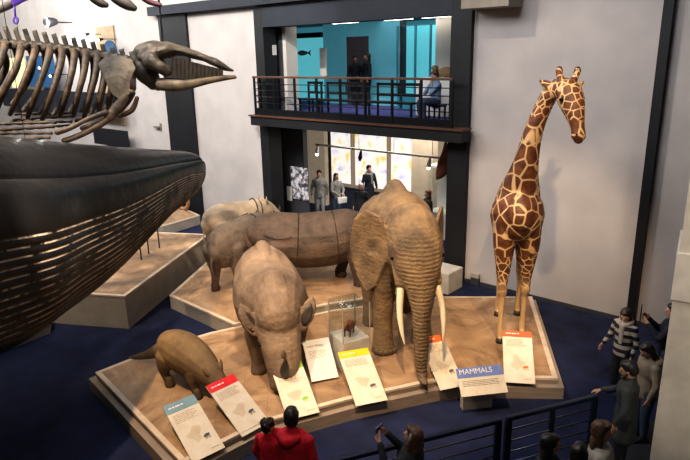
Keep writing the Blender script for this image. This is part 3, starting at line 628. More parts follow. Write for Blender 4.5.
def fold(root, pts, r=.010):
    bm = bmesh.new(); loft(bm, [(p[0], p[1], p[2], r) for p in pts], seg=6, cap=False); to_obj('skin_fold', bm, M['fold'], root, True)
def side_ring(x0, x1, zc, w, h, side, a0=-60, a1=80, n=9):
    out = []
    for i in range(n):
        a = math.radians(a0+(a1-a0)*i/(n-1)); x = x0+(x1-x0)*i/(n-1)
        out.append((x, side*w*math.cos(a), zc+h*math.sin(a)))
    return out
def indian_rhino():
    t = thing('rhino', 'dark one-horned rhino with armour-like skin folds standing behind the elephant', 'rhino')
    place(t, (-9.72, 10.26, DZ), (.67, .74)); t.scale = (1, 1, 1.04)
    S = [[(-1.62, 0, 1.05, .2, .3), (-1.45, 0, 1.12, .50, .52), (-1.0, 0, 1.15, .62, .62), (-.4, 0, 1.08, .66, .66), (.2, 0, 1.1, .66, .66), (.7, 0, 1.17, .58, .62), (1.05, 0, 1.15, .44, .48), (1.3, 0, 1.12, .34, .38)],
         [(-1.35, 0, 1.35, .42, .40), (-1.0, 0, 1.40, .50, .38), (-.65, 0, 1.36, .46, .38)],
         [(.3, 0, 1.4, .46, .34), (.7, 0, 1.45, .42, .34)],
         [(1.1, 0, 1.2, .34, .36), (1.45, 0, 1.15, .30, .30), (1.75, 0, .98, .24, .25), (2.0, 0, .82, .18, .2), (2.12, 0, .76, .16, .15)],
         hoofed_leg(.85, -.36, 1.05, .30, .18, .13, .16, fx=.05), hoofed_leg(.62, .36, 1.05, .30, .18, .13, .16, fx=-.1),
         hoofed_leg(-1.05, -.38, 1.05, .36, .19, .13, .16, kx=.05), hoofed_leg(-1.3, .38, 1.05, .36, .19, .13, .16, kx=.1),
         [(-1.62, 0, 1.4, .05), (-1.75, 0, 1.0, .03), (-1.75, 0, .7, .035)],
         [(1.25, .22, 1.42, .08), (1.22, .3, 1.56, .07, .04), (1.2, .34, 1.68, .02)], [(1.25, -.22, 1.42, .08), (1.22, -.3, 1.56, .07, .04), (1.2, -.34, 1.68, .02)]]
    body(t, S, [], .026, M['rhino2'], 3, noise=.012)
    part_loft('front_horn', [(2.05, 0, .95, .09), (2.12, 0, 1.1, .06), (2.1, 0, 1.25, .012)], M['horn'], t)
    for s in (1, -1):
        fold(t, side_ring(-.62, -.50, 1.12, .655, .66, s, -50, 85)); fold(t, side_ring(.42, .30, 1.12, .64, .66, s, -50, 85)); fold(t, side_ring(-1.42, -1.28, 1.15, .53, .55, s, -40, 60))
        fold(t, [(-1.36, s*.53, 1.42), (-1.15, s*.60, 1.34), (-.9, s*.64, 1.32), (-.7, s*.65, 1.36)])
    eyes(t, [(1.62, .275, 1.15), (1.62, -.275, 1.15)], .03)
indian_rhino()

def middle_rhino():
    t = thing('rhino', 'grey-brown rhino seen from its rump, left of the dark folded rhino', 'rhino')
    place(t, (-11.42, 9.24, DZ), (-.28, .96)); t.scale = (.94, .82, 1.10)
    S = [[(-1.28, 0, .95, .16, .24), (-1.12, 0, 1.0, .38, .42), (-.75, 0, 1.0, .50, .50), (-.2, 0, .95, .54, .53), (.35, 0, .97, .52, .52), (.8, 0, 1.0, .42, .45), (1.05, 0, 1.0, .32, .36)],
         [(.9, 0, 1.02, .3, .32), (1.3, 0, .95, .25, .26), (1.6, 0, .75, .18, .2), (1.75, 0, .62, .13, .14)],
         hoofed_leg(.65, -.28, .9, .24, .14, .10, .13), hoofed_leg(.5, .28, .9, .24, .14, .10, .13),
         hoofed_leg(-.72, -.30, .95, .30, .15, .105, .13, kx=.0, fx=.06), hoofed_leg(-.95, .30, .95, .30, .15, .105, .13, kx=.0, fx=-.06),
         [(-1.3, 0, 1.15, .04), (-1.42, 0, .8, .03), (-1.42, 0, .55, .03)],
         [(1.12, .2, 1.22, .07), (1.1, .26, 1.36, .05, .03), (1.1, .28, 1.42, .01)], [(1.12, -.2, 1.22, .07), (1.1, -.26, 1.36, .05, .03), (1.1, -.28, 1.42, .01)]]
    body(t, S, [], .024, M['rhino3'], 3, noise=.01)
    part_loft('front_horn', [(1.72, 0, .75, .06), (1.8, 0, .88, .04), (1.8, 0, .98, .01)], M['horn'], t)
    for s in (1, -1): fold(t, side_ring(.28, .38, .96, .53, .53, s, -50, 85), .014)
    eyes(t, [(1.4, .22, .93), (1.4, -.22, .93)], .025)
middle_rhino()

def far_rhino():
    t = thing('rhino', 'pale tan rhino farthest back, its ringed neck and ears above the others', 'rhino')
    place(t, (-13.15, 10.45, DZ), (.22, .97)); t.scale = (.80, .80, 1.02)
    S = [[(-1.15, 0, .95, .16, .24), (-1.0, 0, 1.0, .40, .42), (-.6, 0, 1.02, .50, .52), (-.1, 0, .98, .54, .54), (.4, 0, 1.0, .50, .50), (.8, 0, 1.05, .38, .42)],
         [(.7, 0, 1.1, .38, .4), (1.1, 0, 1.15, .3, .32), (1.4, 0, 1.05, .24, .25), (1.65, 0, .9, .17, .18), (1.8, 0, .84, .13, .13)],
         hoofed_leg(.6, -.28, .9, .24, .14, .10, .13), hoofed_leg(.45, .28, .9, .24, .14, .10, .13),
         hoofed_leg(-.7, -.30, .95, .30, .15, .105, .13), hoofed_leg(-.85, .30, .95, .30, .15, .105, .13),
         [(-1.15, 0, 1.15, .04), (-1.26, 0, .8, .03), (-1.26, 0, .55, .03)],
         [(1.15, .2, 1.36, .07), (1.12, .27, 1.5, .06, .03), (1.1, .3, 1.6, .01)], [(1.15, -.2, 1.36, .07), (1.12, -.27, 1.5, .06, .03), (1.1, -.3, 1.6, .01)]]
    body(t, S, [], .024, mat('tan_hide', (.42, .33, .24), .75, (.30, .23, .16), 4, bump=.3), 3, noise=.01)
    part_loft('front_horn', [(1.74, 0, .97, .06), (1.8, 0, 1.1, .04), (1.78, 0, 1.2, .01)], M['horn'], t)
    for s in (1, -1): fold(t, side_ring(.62, .72, 1.05, .45, .47, s, -50, 88), .018); fold(t, side_ring(.86, .92, 1.1, .37, .38, s, -50, 88), .016)
    eyes(t, [(1.4, .235, 1.1), (1.4, -.235, 1.1)], .025)
far_rhino()

def smooth_mammal():
    t = thing('aardvark', 'smooth olive-brown arch-backed animal bending down beside the red and blue-grey signs', 'animal')
    place(t, (-8.12, 5.24, DZ), (1, .03))
    S = [[(-.70, 0, .52, .14, .18), (-.55, 0, .58, .27, .30), (-.25, 0, .60, .34, .35), (.1, 0, .55, .33, .33), (.4, 0, .46, .26, .27), (.62, 0, .36, .19, .20), (.8, 0, .27, .14, .15), (.95, 0, .17, .095, .10), (1.03, 0, .12, .085, .08)],
         hoofed_leg(.30, -.2, .42, .13, .075, .06, .075, kx=.04, fx=.1), hoofed_leg(.38, .2, .42, .13, .075, .06, .075, kx=.04, fx=.1),
         hoofed_leg(-.38, -.24, .5, .18, .09, .065, .09, kx=-.05, fx=.06), hoofed_leg(-.5, .24, .5, .18, .09, .065, .09, kx=-.05, fx=.06),
         [(-.62, 0, .55, .17), (-.9, -.02, .40, .13), (-1.2, -.06, .24, .085), (-1.5, -.12, .12, .05), (-1.68, -.16, .07, .02)],
         [(.66, .13, .5, .045, .03), (.62, .17, .58, .035, .02), (.6, .18, .64, .012, .01)], [(.66, -.13, .5, .045, .03), (.62, -.17, .58, .035, .02), (.6, -.18, .64, .012, .01)]]
    body(t, S, [], .016, M['smooth'], 4)
    eyes(t, [(.80, .13, .32), (.80, -.13, .32)], .016)
smooth_mammal()

def giraffe():
    t = thing('giraffe', 'tall mounted giraffe with brown patches standing on the right of the platform', 'giraffe')
    hd = (.50, -.866); place(t, (-4.90, 10.76, DZ), hd)
    leg = lambda x, y, fx, top: [(top, y*.85, 2.35, .25, .36), (top+(x-top)*.25, y, 2.0, .215, .28), (top+(x-top)*.5, y, 1.62, .16, .18), (x, y, 1.2, .095, .105), (x+.01, y, 1.02, .095, .10), (x+(fx-x)*.3, y, .85, .065, .07), (x+(fx-x)*.7, y, .45, .052, .056), (fx, y, .2, .065, .07), (fx+.02, y, .1, .06, .07), (fx+.05, y, .03, .075, .10)]
    S = [[(-.85, 0, 2.15, .14, .22), (-.70, 0, 2.2, .34, .38), (-.35, 0, 2.28, .45, .45), (.05, 0, 2.40, .50, .52), (.42, 0, 2.52, .48, .56), (.68, 0, 2.60, .38, .48), (.84, 0, 2.66, .24, .36)],
         [(.08, 0, 2.62, .44, .48), (.28, .02, 2.98, .36, .40), (.42, .05, 3.32, .265, .29), (.49, .10, 3.72, .20, .225), (.53, .17, 4.12, .165, .19), (.56, .27, 4.45, .15, .17), (.62, .38, 4.72, .145, .165), (.74, .50, 4.84, .14, .16)],
         [(.72, .46, 4.80, .14, .16), (.84, .62, 4.80, .22, .22), (.97, .70, 4.61, .205, .21), (1.08, .75, 4.41, .155, .165), (1.15, .79, 4.22, .115, .12), (1.19, .81, 4.08, .12, .105), (1.20, .81, 4.01, .075, .06)],
         [(.84, .52, 4.90, .07), (.80, .49, 5.06, .055), (.78, .48, 5.14, .062)], [(.78, .70, 4.90, .07), (.72, .77, 5.05, .055), (.70, .79, 5.13, .062)],
         [(.96, .68, 4.84, .08), (1.02, .72, 4.80, .06)],
         [(.76, .44, 4.82, .06, .035), (.72, .30, 4.90, .08, .04), (.70, .18, 4.98, .02, .012)], [(.70, .72, 4.83, .06, .035), (.60, .84, 4.89, .07, .035), (.54, .94, 4.93, .02, .012)],
         leg(.60, -.23, .66, .45), leg(.40, .22, .28, .45), leg(-.55, -.2, -.62, -.5), leg(-.68, .22, -.72, -.55),
         [(-.88, 0, 2.3, .05), (-1.0, 0, 1.9, .03), (-1.02, 0, 1.5, .02)]]
    body(t, S, [], .02, M['giraffe'], 2)
    part_loft('tail_tuft', [(-1.02, 0, 1.55, .03), (-1.03, 0, 1.3, .05), (-1.02, 0, 1.05, .01)], M['horn'], t)
    part_loft('mane', [(.17, .03, 3.35, .02, .05), (.28, .07, 3.72, .02, .05), (.35, .14, 4.12, .02, .05), (.38, .22, 4.45, .02, .05), (.46, .32, 4.76, .02, .05), (.62, .45, 4.96, .02, .04)], mat('dark_mane', (.09, .035, .015), .8), t)
    eyes(t, [(1.06, .52, 4.68), (.90, .87, 4.68)], .042)
    for (x, y, z) in ((.78, .48, 5.18), (.70, .79, 5.17)):
        bm = bmesh.new(); ball(bm, (x, y, z), .045, 10, (1, 1, .6)); to_obj('horn_tip', bm, M['horn'], t, True)
    for x, y in ((.74, -.23), (.36, .22), (-.54, -.2), (-.64, .22)):
        bm = bmesh.new(); loft(bm, [(x-.03, y, .0, .085, .115), (x-.04, y, .09, .068, .085)], per=1, seg=14, cap=False); to_obj('hoof', bm, M['horn'], t, True)
    for x, y in ((1.29, .76), (1.24, .89)):
        bm = bmesh.new(); ball(bm, (x, y, 4.13), .02, 8); to_obj('nostril', bm, M['eye'], t, True)
giraffe()

# glass case with a small animal
def case():
    p = G(368, 341, .35); a = G(343, 372, .35); b = G(369, 368, .35)
    t = thing('display_case', 'clear acrylic showcase on a pale block between the front rhino and elephant', 'display case')
    a = G(345, 374, DZ); b = G(369, 367, DZ); u_ = (b-a).normalized(); v_ = Vector((-u_.y, u_.x, 0)); w = .27
    c = (a+b)/2+v_*w; t.location = c; t.rotation_euler = (0, 0, math.atan2(u_.y, u_.x))
    boxobj('plinth_block', (-w, w, -w, w, 0, .60), M['plinth'], t, .01)
    for q in ((-w, w, -w, -w+.012), (-w, w, w-.012, w), (-w, -w+.012, -w+.012, w-.012), (w-.012, w, -w+.012, w-.012)): boxobj('pane', q+(.602, 1.25), M['glass'], t)
    boxobj('lid', (-w, w, -w, w, 1.25, 1.262), M['glass'], t)
    for sx in (-1, 1):
        for sy in (-1, 1): boxobj('edge_strip', (sx*w-.008, sx*w+.008, sy*w-.008, sy*w+.008, .60, 1.265), M['fascia2'], t)
    s = thing('small_mammal', 'small russet animal inside the clear acrylic showcase', 'animal', (c.x, c.y, DZ+.60), -1.2)
    S = [[(-.16, 0, .16, .05, .06), (-.08, 0, .18, .08, .09), (.05, 0, .18, .075, .085), (.14, 0, .22, .055, .06), (.21, 0, .27, .05, .05), (.27, 0, .24, .03, .03), (.30, 0, .23, .02, .02)],
         [(.2, .04, .3, .02), (.19, .06, .36, .02, .012)], [(.2, -.04, .3, .02), (.19, -.06, .36, .02, .012)]]
    for x in (-.1, .1):
        for y in (-.05, .05): S.append([(x, y, .16, .03), (x, y, .08, .016), (x+.01, y, .01, .016)])
    body(s, S, [], .010, mat('russet_fur', (.26, .11, .04), .8, (.14, .06, .03), 14), 2); eyes(s, [(.235, .04, .275), (.235, -.04, .275)], .009)
case()

# ------------------------------------------------------------------ signs
def sign(q, zb, zt, hdr, label, head_text=None, hh=.13, n_lines=6, pic=True, lift=None, hcol=None, txt=.055, W_=None):
    TL, TR, BR, BL = q; tl, tr, br, bl = G(*TL, zt), G(*TR, zt), G(*BR, zb), G(*BL, zb)
    c = (tl+tr+br+bl)/4; u = ((tr-tl)+(br-bl)).normalized(); v = ((tl-bl)+(tr-br)); h = v.length/2; v = (v-u*v.dot(u)).normalized(); w = ((tr-tl).length+(br-bl).length)/2
    n = u.cross(v).normalized()
    mt = Matrix(((u.x, v.x, n.x, c.x), (u.y, v.y, n.y, c.y), (u.z, v.z, n.z, c.z), (0, 0, 0, 1)))
    t = thing('sign_panel', label, 'sign'); t.matrix_world = mt
    W2, H2 = w/2, h/2
    boxobj('board', (-W2, W2, -H2, H2, -.02, 0), M['white'] if hdr is None else M['paper'], t, .003)
    if hdr: boxobj('header', (-W2+.002, W2-.002, H2-hh, H2-.002, .0005, .004), M[hdr], t)
    if head_text:
        text_obj(head_text, txt, M['white'] if hdr else M['ink'], t, Matrix.Translation((-W2+.05, H2-hh*.72 if hdr else H2-.14, .006)), 'header_lettering')
    if hdr and hdr != 'sblue':
        bm = bmesh.new(); x = -W2+.06
        for q in (.05, .03, .07, .04): box(bm, x, x+q, H2-hh*.55, H2-hh*.55+.022, .004, .006); x += q+.015
        to_obj('header_lettering', bm, M['white'], t)
    y = H2-hh-.06 if hdr else H2-.22; bm = bmesh.new(); rnd = random.Random(int(c.x*100))
    for k in range(n_lines):
        x = -W2+.06; end = W2-.07-rnd.random()*.08
        while x < end-.03:
            L = .02+rnd.random()*.05; box(bm, x, min(x+L, end), y, y+.008, .001, .003); x += L+.012
        y -= .026
    to_obj('text_lines', bm, M['inkdark'] if hdr == 'sblue' else M['ink'], t)
    if pic:
        bm = bmesh.new(); slab(bm, [(-W2*.1+.16*math.cos(a)*(.6+.3*math.sin(3*a+c.x)), -.12+.17*math.sin(a)*(.7+.25*math.cos(2*a+c.y)), .002) for a in [k*PI/9 for k in range(18)]], .003)
        to_obj('faint_map', bm, M['inkpale'] if hdr else M['paper'], t)
        bm = bmesh.new(); loft(bm, [(W2*.25, -H2*.42, .003, .012, .003), (W2*.42, -H2*.40, .003, .026, .003), (W2*.62, -H2*.38, .003, .012, .003)], seg=8); 
        for dx in (.3, .38, .5, .58): box(bm, W2*dx, W2*dx+.008, -H2*.42-.05, -H2*.40, .001, .004)
        to_obj('animal_drawing', bm, hcol or M['inkdark'], t)
        bm = bmesh.new(); box(bm, W2*.3, W2*.8, -H2*.85, -H2*.85+.008, .001, .003); to_obj('caption', bm, M['ink'], t)
    # short stand behind
    inv = mt.inverted(); bm = bmesh.new()
    foot = c-Vector((0, 0, 0)); base = DZ if lift is None else lift
    ctop = mt @ Vector((0, H2*.35, -.02)); 
    if ctop.z > base+.05:
        for s in (-.5, .5):
            a = mt @ Vector((W2*s, H2*.35, -.02)); bb = Vector((a.x, a.y, base)); tube(bm, [tuple(inv @ a), tuple(inv @ bb)], .014)
        to_obj('stand', bm, M['post'], t, True)
    return t
sign([(167, 406), (198, 392), (220.8, 450), (188, 464)], .32, .80, 'sgrey', 'tilted sign with blue-grey header at the left end of the row', None, hh=.17)
sign([(213, 384), (241, 371), (262, 425), (234.6, 440)], .32, .80, 'sred', 'tilted sign with red header beside the bending olive-brown animal', None, hh=.16)
sign([(276, 367), (305, 359), (315.4, 414), (282, 420)], .32, .80, 'sgreen', 'tilted sign with green header under the nose of the front rhino', None, hh=.13, hcol=M['sgreen'])
sign([(303, 341), (331, 337), (336, 377), (311, 382.5)], .40, .90, None, 'plain white sign standing behind the green-headed sign', 'Indian Rhino', pic=False, txt=.06)
sign([(342.4, 352), (372.7, 347), (382.5, 400.5), (351, 407)], .32, .80, 'syellow', 'tilted sign with yellow header in front of the acrylic showcase', None, hh=.14)
sign([(426.6, 338), (449.6, 333.7), (457.4, 386), (431.8, 390.7)], .32, .85, 'sorange', 'tilted sign with bright orange header beside the elephant trunk', None, hh=.14)
t7 = sign([(456, 369), (501.7, 364), (507.8, 392.5), (461.4, 397)], .45, .78, 'sblue', 'wide sign reading MAMMALS in white on a blue header', None, hh=.17, n_lines=4, pic=False, lift=9)
sign([(503.5, 330.6), (534, 331.6), (532.7, 384.5), (503, 381.5)], .32, .88, 'sbrown', 'tilted sign with rust header at the feet of the giraffe', None, hh=.13, hcol=M['sorange'])
text_obj('MAMMALS', .125, M['white'], t7, Matrix.Translation((-.36, .125, .006)), 'header_lettering')
p = t7.matrix_world.translation; inv = t7.matrix_world.inverted(); bm = bmesh.new()
fr = (G(485, 400, 0)-p); fr.z = 0; uu = Vector((t7.matrix_world[0][0], t7.matrix_world[1][0], 0)).normalized(); vv = Vector((-uu.y, uu.x, 0))
mm = Matrix(((uu.x, vv.x, 0, p.x), (uu.y, vv.y, 0, p.y), (0, 0, 1, 0), (0, 0, 0, 1)))
box(bm, -.26, .26, .13, .27, 0.002, .60, mtx=inv @ mm); to_obj('pedestal', bm, M['fascia2'], t7)

# ------------------------------------------------------------------ blue whale model
def whale():
    m, nt, b = new_mat('glossy_black_whale_skin'); N = nt.nodes; L = nt.links
    def mth(op, x, y=None, z=None):
        q = N.new('ShaderNodeMath'); q.operation = op
        for i, v in enumerate((x, y, z)):
            if v is None: continue
            if isinstance(v, (int, float)): q.inputs[i].default_value = v
            else: L.new(v, q.inputs[i])
        return q.outputs[0]
    at = N.new('ShaderNodeAttribute'); at.attribute_name = 'groove'; tc = N.new('ShaderNodeTexCoord')
    n = N.new('ShaderNodeTexNoise'); n.inputs['Scale'].default_value = 2.6; n.inputs['Detail'].default_value = 7; n.inputs['Roughness'].default_value = .7; L.new(tc.outputs['Object'], n.inputs['Vector'])
    mr = N.new('ShaderNodeMapRange'); mr.inputs['From Min'].default_value = .44; mr.inputs['From Max'].default_value = .54; L.new(n.outputs['Fac'], mr.inputs['Value'])
    fr = mth('FRACT', mth('MULTIPLY', at.outputs['Fac'], 3.0)); tri = mth('ABSOLUTE', mth('SUBTRACT', fr, .5)); on = mth('GREATER_THAN', at.outputs['Fac'], .05)
    line = N.new('ShaderNodeMapRange'); line.inputs['From Min'].default_value = .15; line.inputs['From Max'].default_value = .05; L.new(tri, line.inputs['Value'])
    lo = mth('MULTIPLY', line.outputs[0], on); mu = N.new('ShaderNodeMath'); mu.operation = 'MULTIPLY'; L.new(lo, mu.inputs[0]); L.new(mr.outputs[0], mu.inputs[1])
    mx = N.new('ShaderNodeMix'); mx.data_type = 'RGBA'; L.new(mu.outputs[0], mx.inputs[0]); mx.inputs[6].default_value = (.007, .007, .008, 1); mx.inputs[7].default_value = (.75, .63, .52, 1)
    L.new(mx.outputs[2], b.inputs['Base Color']); b.inputs['Roughness'].default_value = .33; b.inputs['Specular IOR Level'].default_value = .32
    n2 = N.new('ShaderNodeTexNoise'); n2.inputs['Scale'].default_value = 5; n2.inputs['Detail'].default_value = 5; L.new(tc.outputs['Object'], n2.inputs['Vector'])
    bp = N.new('ShaderNodeBump'); bp.inputs['Strength'].default_value = .25; bp.inputs['Distance'].default_value = .05; L.new(n2.outputs['Fac'], bp.inputs['Height']); L.new(bp.outputs[0], b.inputs['Normal'])
    def far(px, py, d):
        r = ray(px, py); return CAM+r*(d/math.hypot(r.x, r.y))
    A = far(200, 165, 14.0); B = far(0, 240, 10.2)
    ax = Vector((A.x-B.x, A.y-B.y, 0)).normalized(); sd = Vector((-ax.y, ax.x, 0))
    if sd.dot(Vector((A.x, A.y, 0))) > 0: sd = -sd            # sd points to the camera side
    st_ = [(198.5, 163, 171, .06), (197.5, 158, 179, .17), (194, 154.5, 187, .28), (185, 151.5, 197, .40), (168, 150, 210, .54), (150, 149, 222, .68), (120, 147, 247, .9), (80, 144, 280, 1.15), (40, 140, 309, 1.35), (0, 136, 334, 1.5), (-60, 127, 368, 1.8), (-130, 120, 398, 1.9), (-200, 114, 425, 1.95)]
    secs = []
    for px, yt, yb, w in st_:
        T = PL(px, yt, A, B); Bo = PL(px, yb, A, B); s = Vector((T.x-A.x, T.y-A.y, 0)).dot(ax)
        secs.append((s, T.z, Bo.z, w))
    secs = catmull(secs, 9)
    prof = [(0, 1.0), (.22, .985), (.42, .93), (.58, .84), (.68, .74), (.735, .655), (.755, .60), (.80, .615), (.88, .60), (.96, .50), (1.0, .32), (1.0, .10), (.97, -.12), (.90, -.36), (.78, -.58), (.60, -.78), (.38, -.92), (.18, -.985), (0, -1.0)]
    P = catmull(prof, 26); K = len(P); bm = bmesh.new(); rings = []; gro = []
    ns = len(secs)
    for i, (s, zt, zb, w) in enumerate(secs):
        ring = []; c = (zt+zb)/2; h = (zt-zb)/2; f = min(1, max(0, (i-6)/30.))
        for side in (1, -1):
            rngk = range(K) if side == 1 else range(K-2, 0, -1)
            for k in rngk:
                u, v = P[k]; kk = k/26.; start = 10.4+2.6*max(0, 1-i/36.)
                g = kk-start if (kk > start and i > 24) else 0
                r = 1-.018*(.5+.5*math.cos(2*PI*(g*3.0-.5)))*min(1, g*2, i/25) if g else 1
                pt = Vector((A.x, A.y, 0))+ax*s+sd*(side*u*w*r)+Vector((0, 0, c+v*h*(r if v < 0 else 1)))
                ring.append(bm.verts.new(pt)); gro.append(g)
        rings.append(ring)
    n = len(rings[0])
    for a, b2 in zip(rings, rings[1:]):
        for k in range(n): bm.faces.new((a[k], a[(k+1) % n], b2[(k+1) % n], b2[k]))
    bm.faces.new(rings[0]); bm.faces.new(rings[-1][::-1]); bm.verts.index_update()
    bmesh.ops.recalc_face_normals(bm, faces=bm.faces)
    me = bpy.data.meshes.new('whale'); bm.to_mesh(me); bm.free()
    for p in me.polygons: p.use_smooth = True
    a = me.attributes.new('groove', 'FLOAT', 'POINT'); a.data.foreach_set('value', gro)
    t = thing('whale_model', 'huge glossy black whale model with grooved throat hanging at the left', 'whale')
    link('body', me, m, t)
    # pale tags / barnacle patches on the throat
    for (px, py) in ((2, 278), (115, 255)):
        pass
    # suspension wires
    for s in (-4.5, -8.5):
        q = Vector((A.x, A.y, 0))+ax*s; sec = min(secs, key=lambda e: abs(e[0]-s)); bm = bmesh.new(); tube(bm, [(q.x, q.y, sec[1]-.1), (q.x, q.y, 11.99)], .005)
        to_obj('suspension_wire', bm, M['metal'], t)
    return A, B
WA, WB = whale()

# ------------------------------------------------------------------ hanging whale skeleton
def skeleton():
    def far(px, py, d):
        r = ray(px, py); return CAM+r*(d/math.hypot(r.x, r.y))
    A = far(237, 76, 13.6); B = far(0, 80, 14.0)
    dirv = Vector((A.x-B.x, A.y-B.y, 0)).normalized(); nn = Vector((-dirv.y, dirv.x, 0))
    if nn.dot(A-CAM) < 0: nn = -nn
    P = lambda x, y, off=0: tuple(PL(x, y, A, B)+nn*off)
    sc = (PL(101, 80, A, B)-PL(100, 80, A, B)).length
    K = tuple(nn)
    t = thing('whale_skeleton', 'hanging brown whale skeleton with beaked skull pointing right', 'skeleton')
    def bone(name, pts, m, parent=t, seg=10, noise=True):
        bm = bmesh.new(); loft(bm, [P(p[0], p[1], p[3] if len(p) > 3 else 0)+(p[2]*sc, (p[4] if len(p) > 4 else p[2])*sc) for p in pts], seg=seg, side=K)
        return to_obj(name, bm, m, parent, True)
    # skull (lateral width is a, height b)
    bm = bmesh.new()
    def L(pts): loft(bm, [P(x, y, off)+(a*sc, b*sc) for x, y, a, b, off in pts], seg=14, side=K)
    L([(139, 61, 10, 11, 0), (146, 56, 22, 14, 0), (156, 52, 25, 12, 0), (166, 50, 21, 9, 0), (180, 51, 15, 5.5, 0), (198, 56, 10, 4.5, 0), (214, 62, 6.5, 4, 0), (226, 68, 4, 3, 0), (233, 70.5, 2, 1.6, 0)])
    L([(150, 60, 7, 9, -.45), (160, 66, 6, 7, -.5), (168, 72, 5, 6, -.45)]); L([(150, 60, 7, 9, .45), (160, 66, 6, 7, .5), (168, 72, 5, 6, .45)])
    L([(141, 66, 14, 10, 0), (148, 74, 15, 12, 0), (154, 83, 11, 8, 0)])
    L([(141, 58, 3, 3, -.4), (148, 46, 3.5, 3, -.35), (160, 45, 3, 2.5, -.25), (172, 49, 2, 2, -.2)])
    me = remesh(bm, .028, 'skull', 1, .03, 5); sk = link('skull', me, M['bone2'], t)
    for s in (-1, 1):
        bm = bmesh.new(); up = []; dn = []
        for k in range(27):
            x = 172+k*1.95; yt = 57+(x-174)*.26; yb = 78-abs(x-190)*.09; w = (.50-.38*(k/26.))*s+.012*(k % 2)
            up.append(Vector(P(x, yt, w))); dn.append(Vector(P(x, yb, w*.95)))
        q = nn*.012; ring = [[bm.verts.new(c+d) for c in (up+dn[::-1])] for d in (q, -q)]; m2 = len(ring[0])
        for k in range(26):
            for rg in ring: bm.faces.new((rg[k], rg[k+1], rg[m2-2-k], rg[m2-1-k]))
        for k in range(m2): bm.faces.new((ring[0][k], ring[0][(k+1) % m2], ring[1][(k+1) % m2], ring[1][k]))
        to_obj('baleen', bm, M['baleen'], sk)
    for s in (-1, 1):
        bone('lower_jaw', [(160, 84, 4.5, .40*s, 6), (172, 84.5, 4.5, .5*s, 6.5), (186, 84, 4, .46*s, 5.5), (205, 80.5, 3.5, .34*s, 4), (222, 78, 2.8, .2*s, 3), (235, 77, 1.8, .05*s, 2)], M['bonelit'] if s < 0 else M['bone'])  # near jaw takes the painted-lit copy, far jaw the plain bone
    bone('cavity_shade', [(146, 80, 7, .2, 6), (153, 84, 7, .2, 7), (158, 88, 4, .2, 4)], M['horn'])  # dark lump painted in for the shade of the skull cavity
    # backbone
    n = 17
    sp = lambda x: 44+ (max(0, x)/135.)**1.6*18
    for k in range(n):
        x = -18+k*9.4; y = sp(x)
        v = bone('vertebra', [(x-3.6, y, 5.5, 0, 5.2), (x, y, 4.6, 0, 4.4), (x+3.6, y, 5.5, 0, 5.2)], M['bone2'])
        h = 20-10*(k/n); bm = bmesh.new()
        slab(bm, [P(x-2, y-2), P(x+3.2, y-2), P(x+1.2-5*(1-k/n), y-h), P(x-3.2-5*(1-k/n), y-h+1)], .07); to_obj('neural_spine', bm, M['bone2'], v)
        bm = bmesh.new()
        for s in (-1, 1): slab(bm, [P(x-2, y-1, .08*s), P(x+2, y-1, .08*s), P(x+2, y+2, .42*s), P(x-2, y+2, .42*s)], .06)
        to_obj('transverse_process', bm, M['bone2'], v)
    # ribs
    R = [((-6, 45), (-4, 66), (-16, 90), (-26, 104)), ((9, 46), (8, 64), (0, 82), (-12, 100)), ((25, 47), (24, 66), (16, 88), (5, 106)), ((39, 49), (37, 66), (29, 92), (17, 112)), ((53, 49), (52, 66), (45, 92), (34, 115)), ((65, 51), (65, 68), (59, 94), (48, 117)),
         ((77, 52), (77, 70), (73, 94), (65, 114)), ((88, 53), (88, 72), (84, 94), (78, 113)), ((99, 55), (99, 74), (95, 96), (88, 115)), ((109, 58), (108, 76), (106, 94), (102, 111)), ((118, 62), (117, 78), (115, 92), (112, 104))]
    for s in (-1, 1):
        for r in R:
            (a, b, c, d) = r; w = .55
            bone('rib', [(a[0]-2, a[1]-1, 3.6, .2*s), (a[0]+1, a[1]+3, 3.8, .42*s), (b[0]+1, b[1], 3.3, w*s*1.25), (c[0], c[1], 2.9, w*s*1.45), (d[0], d[1], 2.4, w*s*.95)], M['bone'] if s < 0 else M['bone2'], seg=8)  # far ribs take a darker bone, shade put into the colour
    # shoulder blade, flipper
    for s in (-1, 1):
        bm = bmesh.new(); slab(bm, [P(103, 64, .8*s), P(109, 58, .75*s), P(122, 56, .7*s), (P(134, 60, .7*s)), P(138, 68, .75*s), P(133, 80, .85*s), P(133, 92, .9*s), P(124, 97, .95*s), P(117, 92, .95*s), P(110, 78, .9*s)], .12, 0)
        to_obj('shoulder_blade', bm, M['bonelit'] if s < 0 else M['bone2'], t)  # near blade painted lit, far blade painted darker
    for s in (-1, 1):
        bone('upper_arm_bone', [(128, 95, 5, .9*s), (122, 104, 5.5, .95*s), (114, 113, 5, 1.0*s)], M['bone'])
        bone('forearm_bone', [(117, 112, 4, 1.0*s), (104, 121, 3.2, 1.05*s), (86, 130, 3, 1.1*s), (74, 134, 3, 1.1*s)], M['bone'])
        bone('forearm_bone', [(112, 108, 3, 1.05*s), (96, 114, 2.4, 1.1*s), (80, 122, 2.6, 1.15*s), (68, 126, 3, 1.15*s)], M['bone'])
        rr = random.Random(5)
        for j, (y0, y1) in enumerate(((117, 119), (121, 125), (127, 127), (131, 136))):
            bm = bmesh.new()
            for k in range(6):
                xa = 66-k*11-j*2; q0 = k/6.; q1 = (k+.85)/6.
                loft(bm, [P(xa, y0+(y1-y0)*q0, 1.1*s)+(1.9*sc, 1.9*sc), P(xa-4.5, y0+(y1-y0)*q0, 1.1*s)+(1.1*sc, 1.1*sc), P(xa-9.5, y0+(y1-y0)*q1, 1.1*s)+(1.8*sc, 1.8*sc)], seg=8, side=K)
            to_obj('finger_bones', bm, M['bone'], t, True)
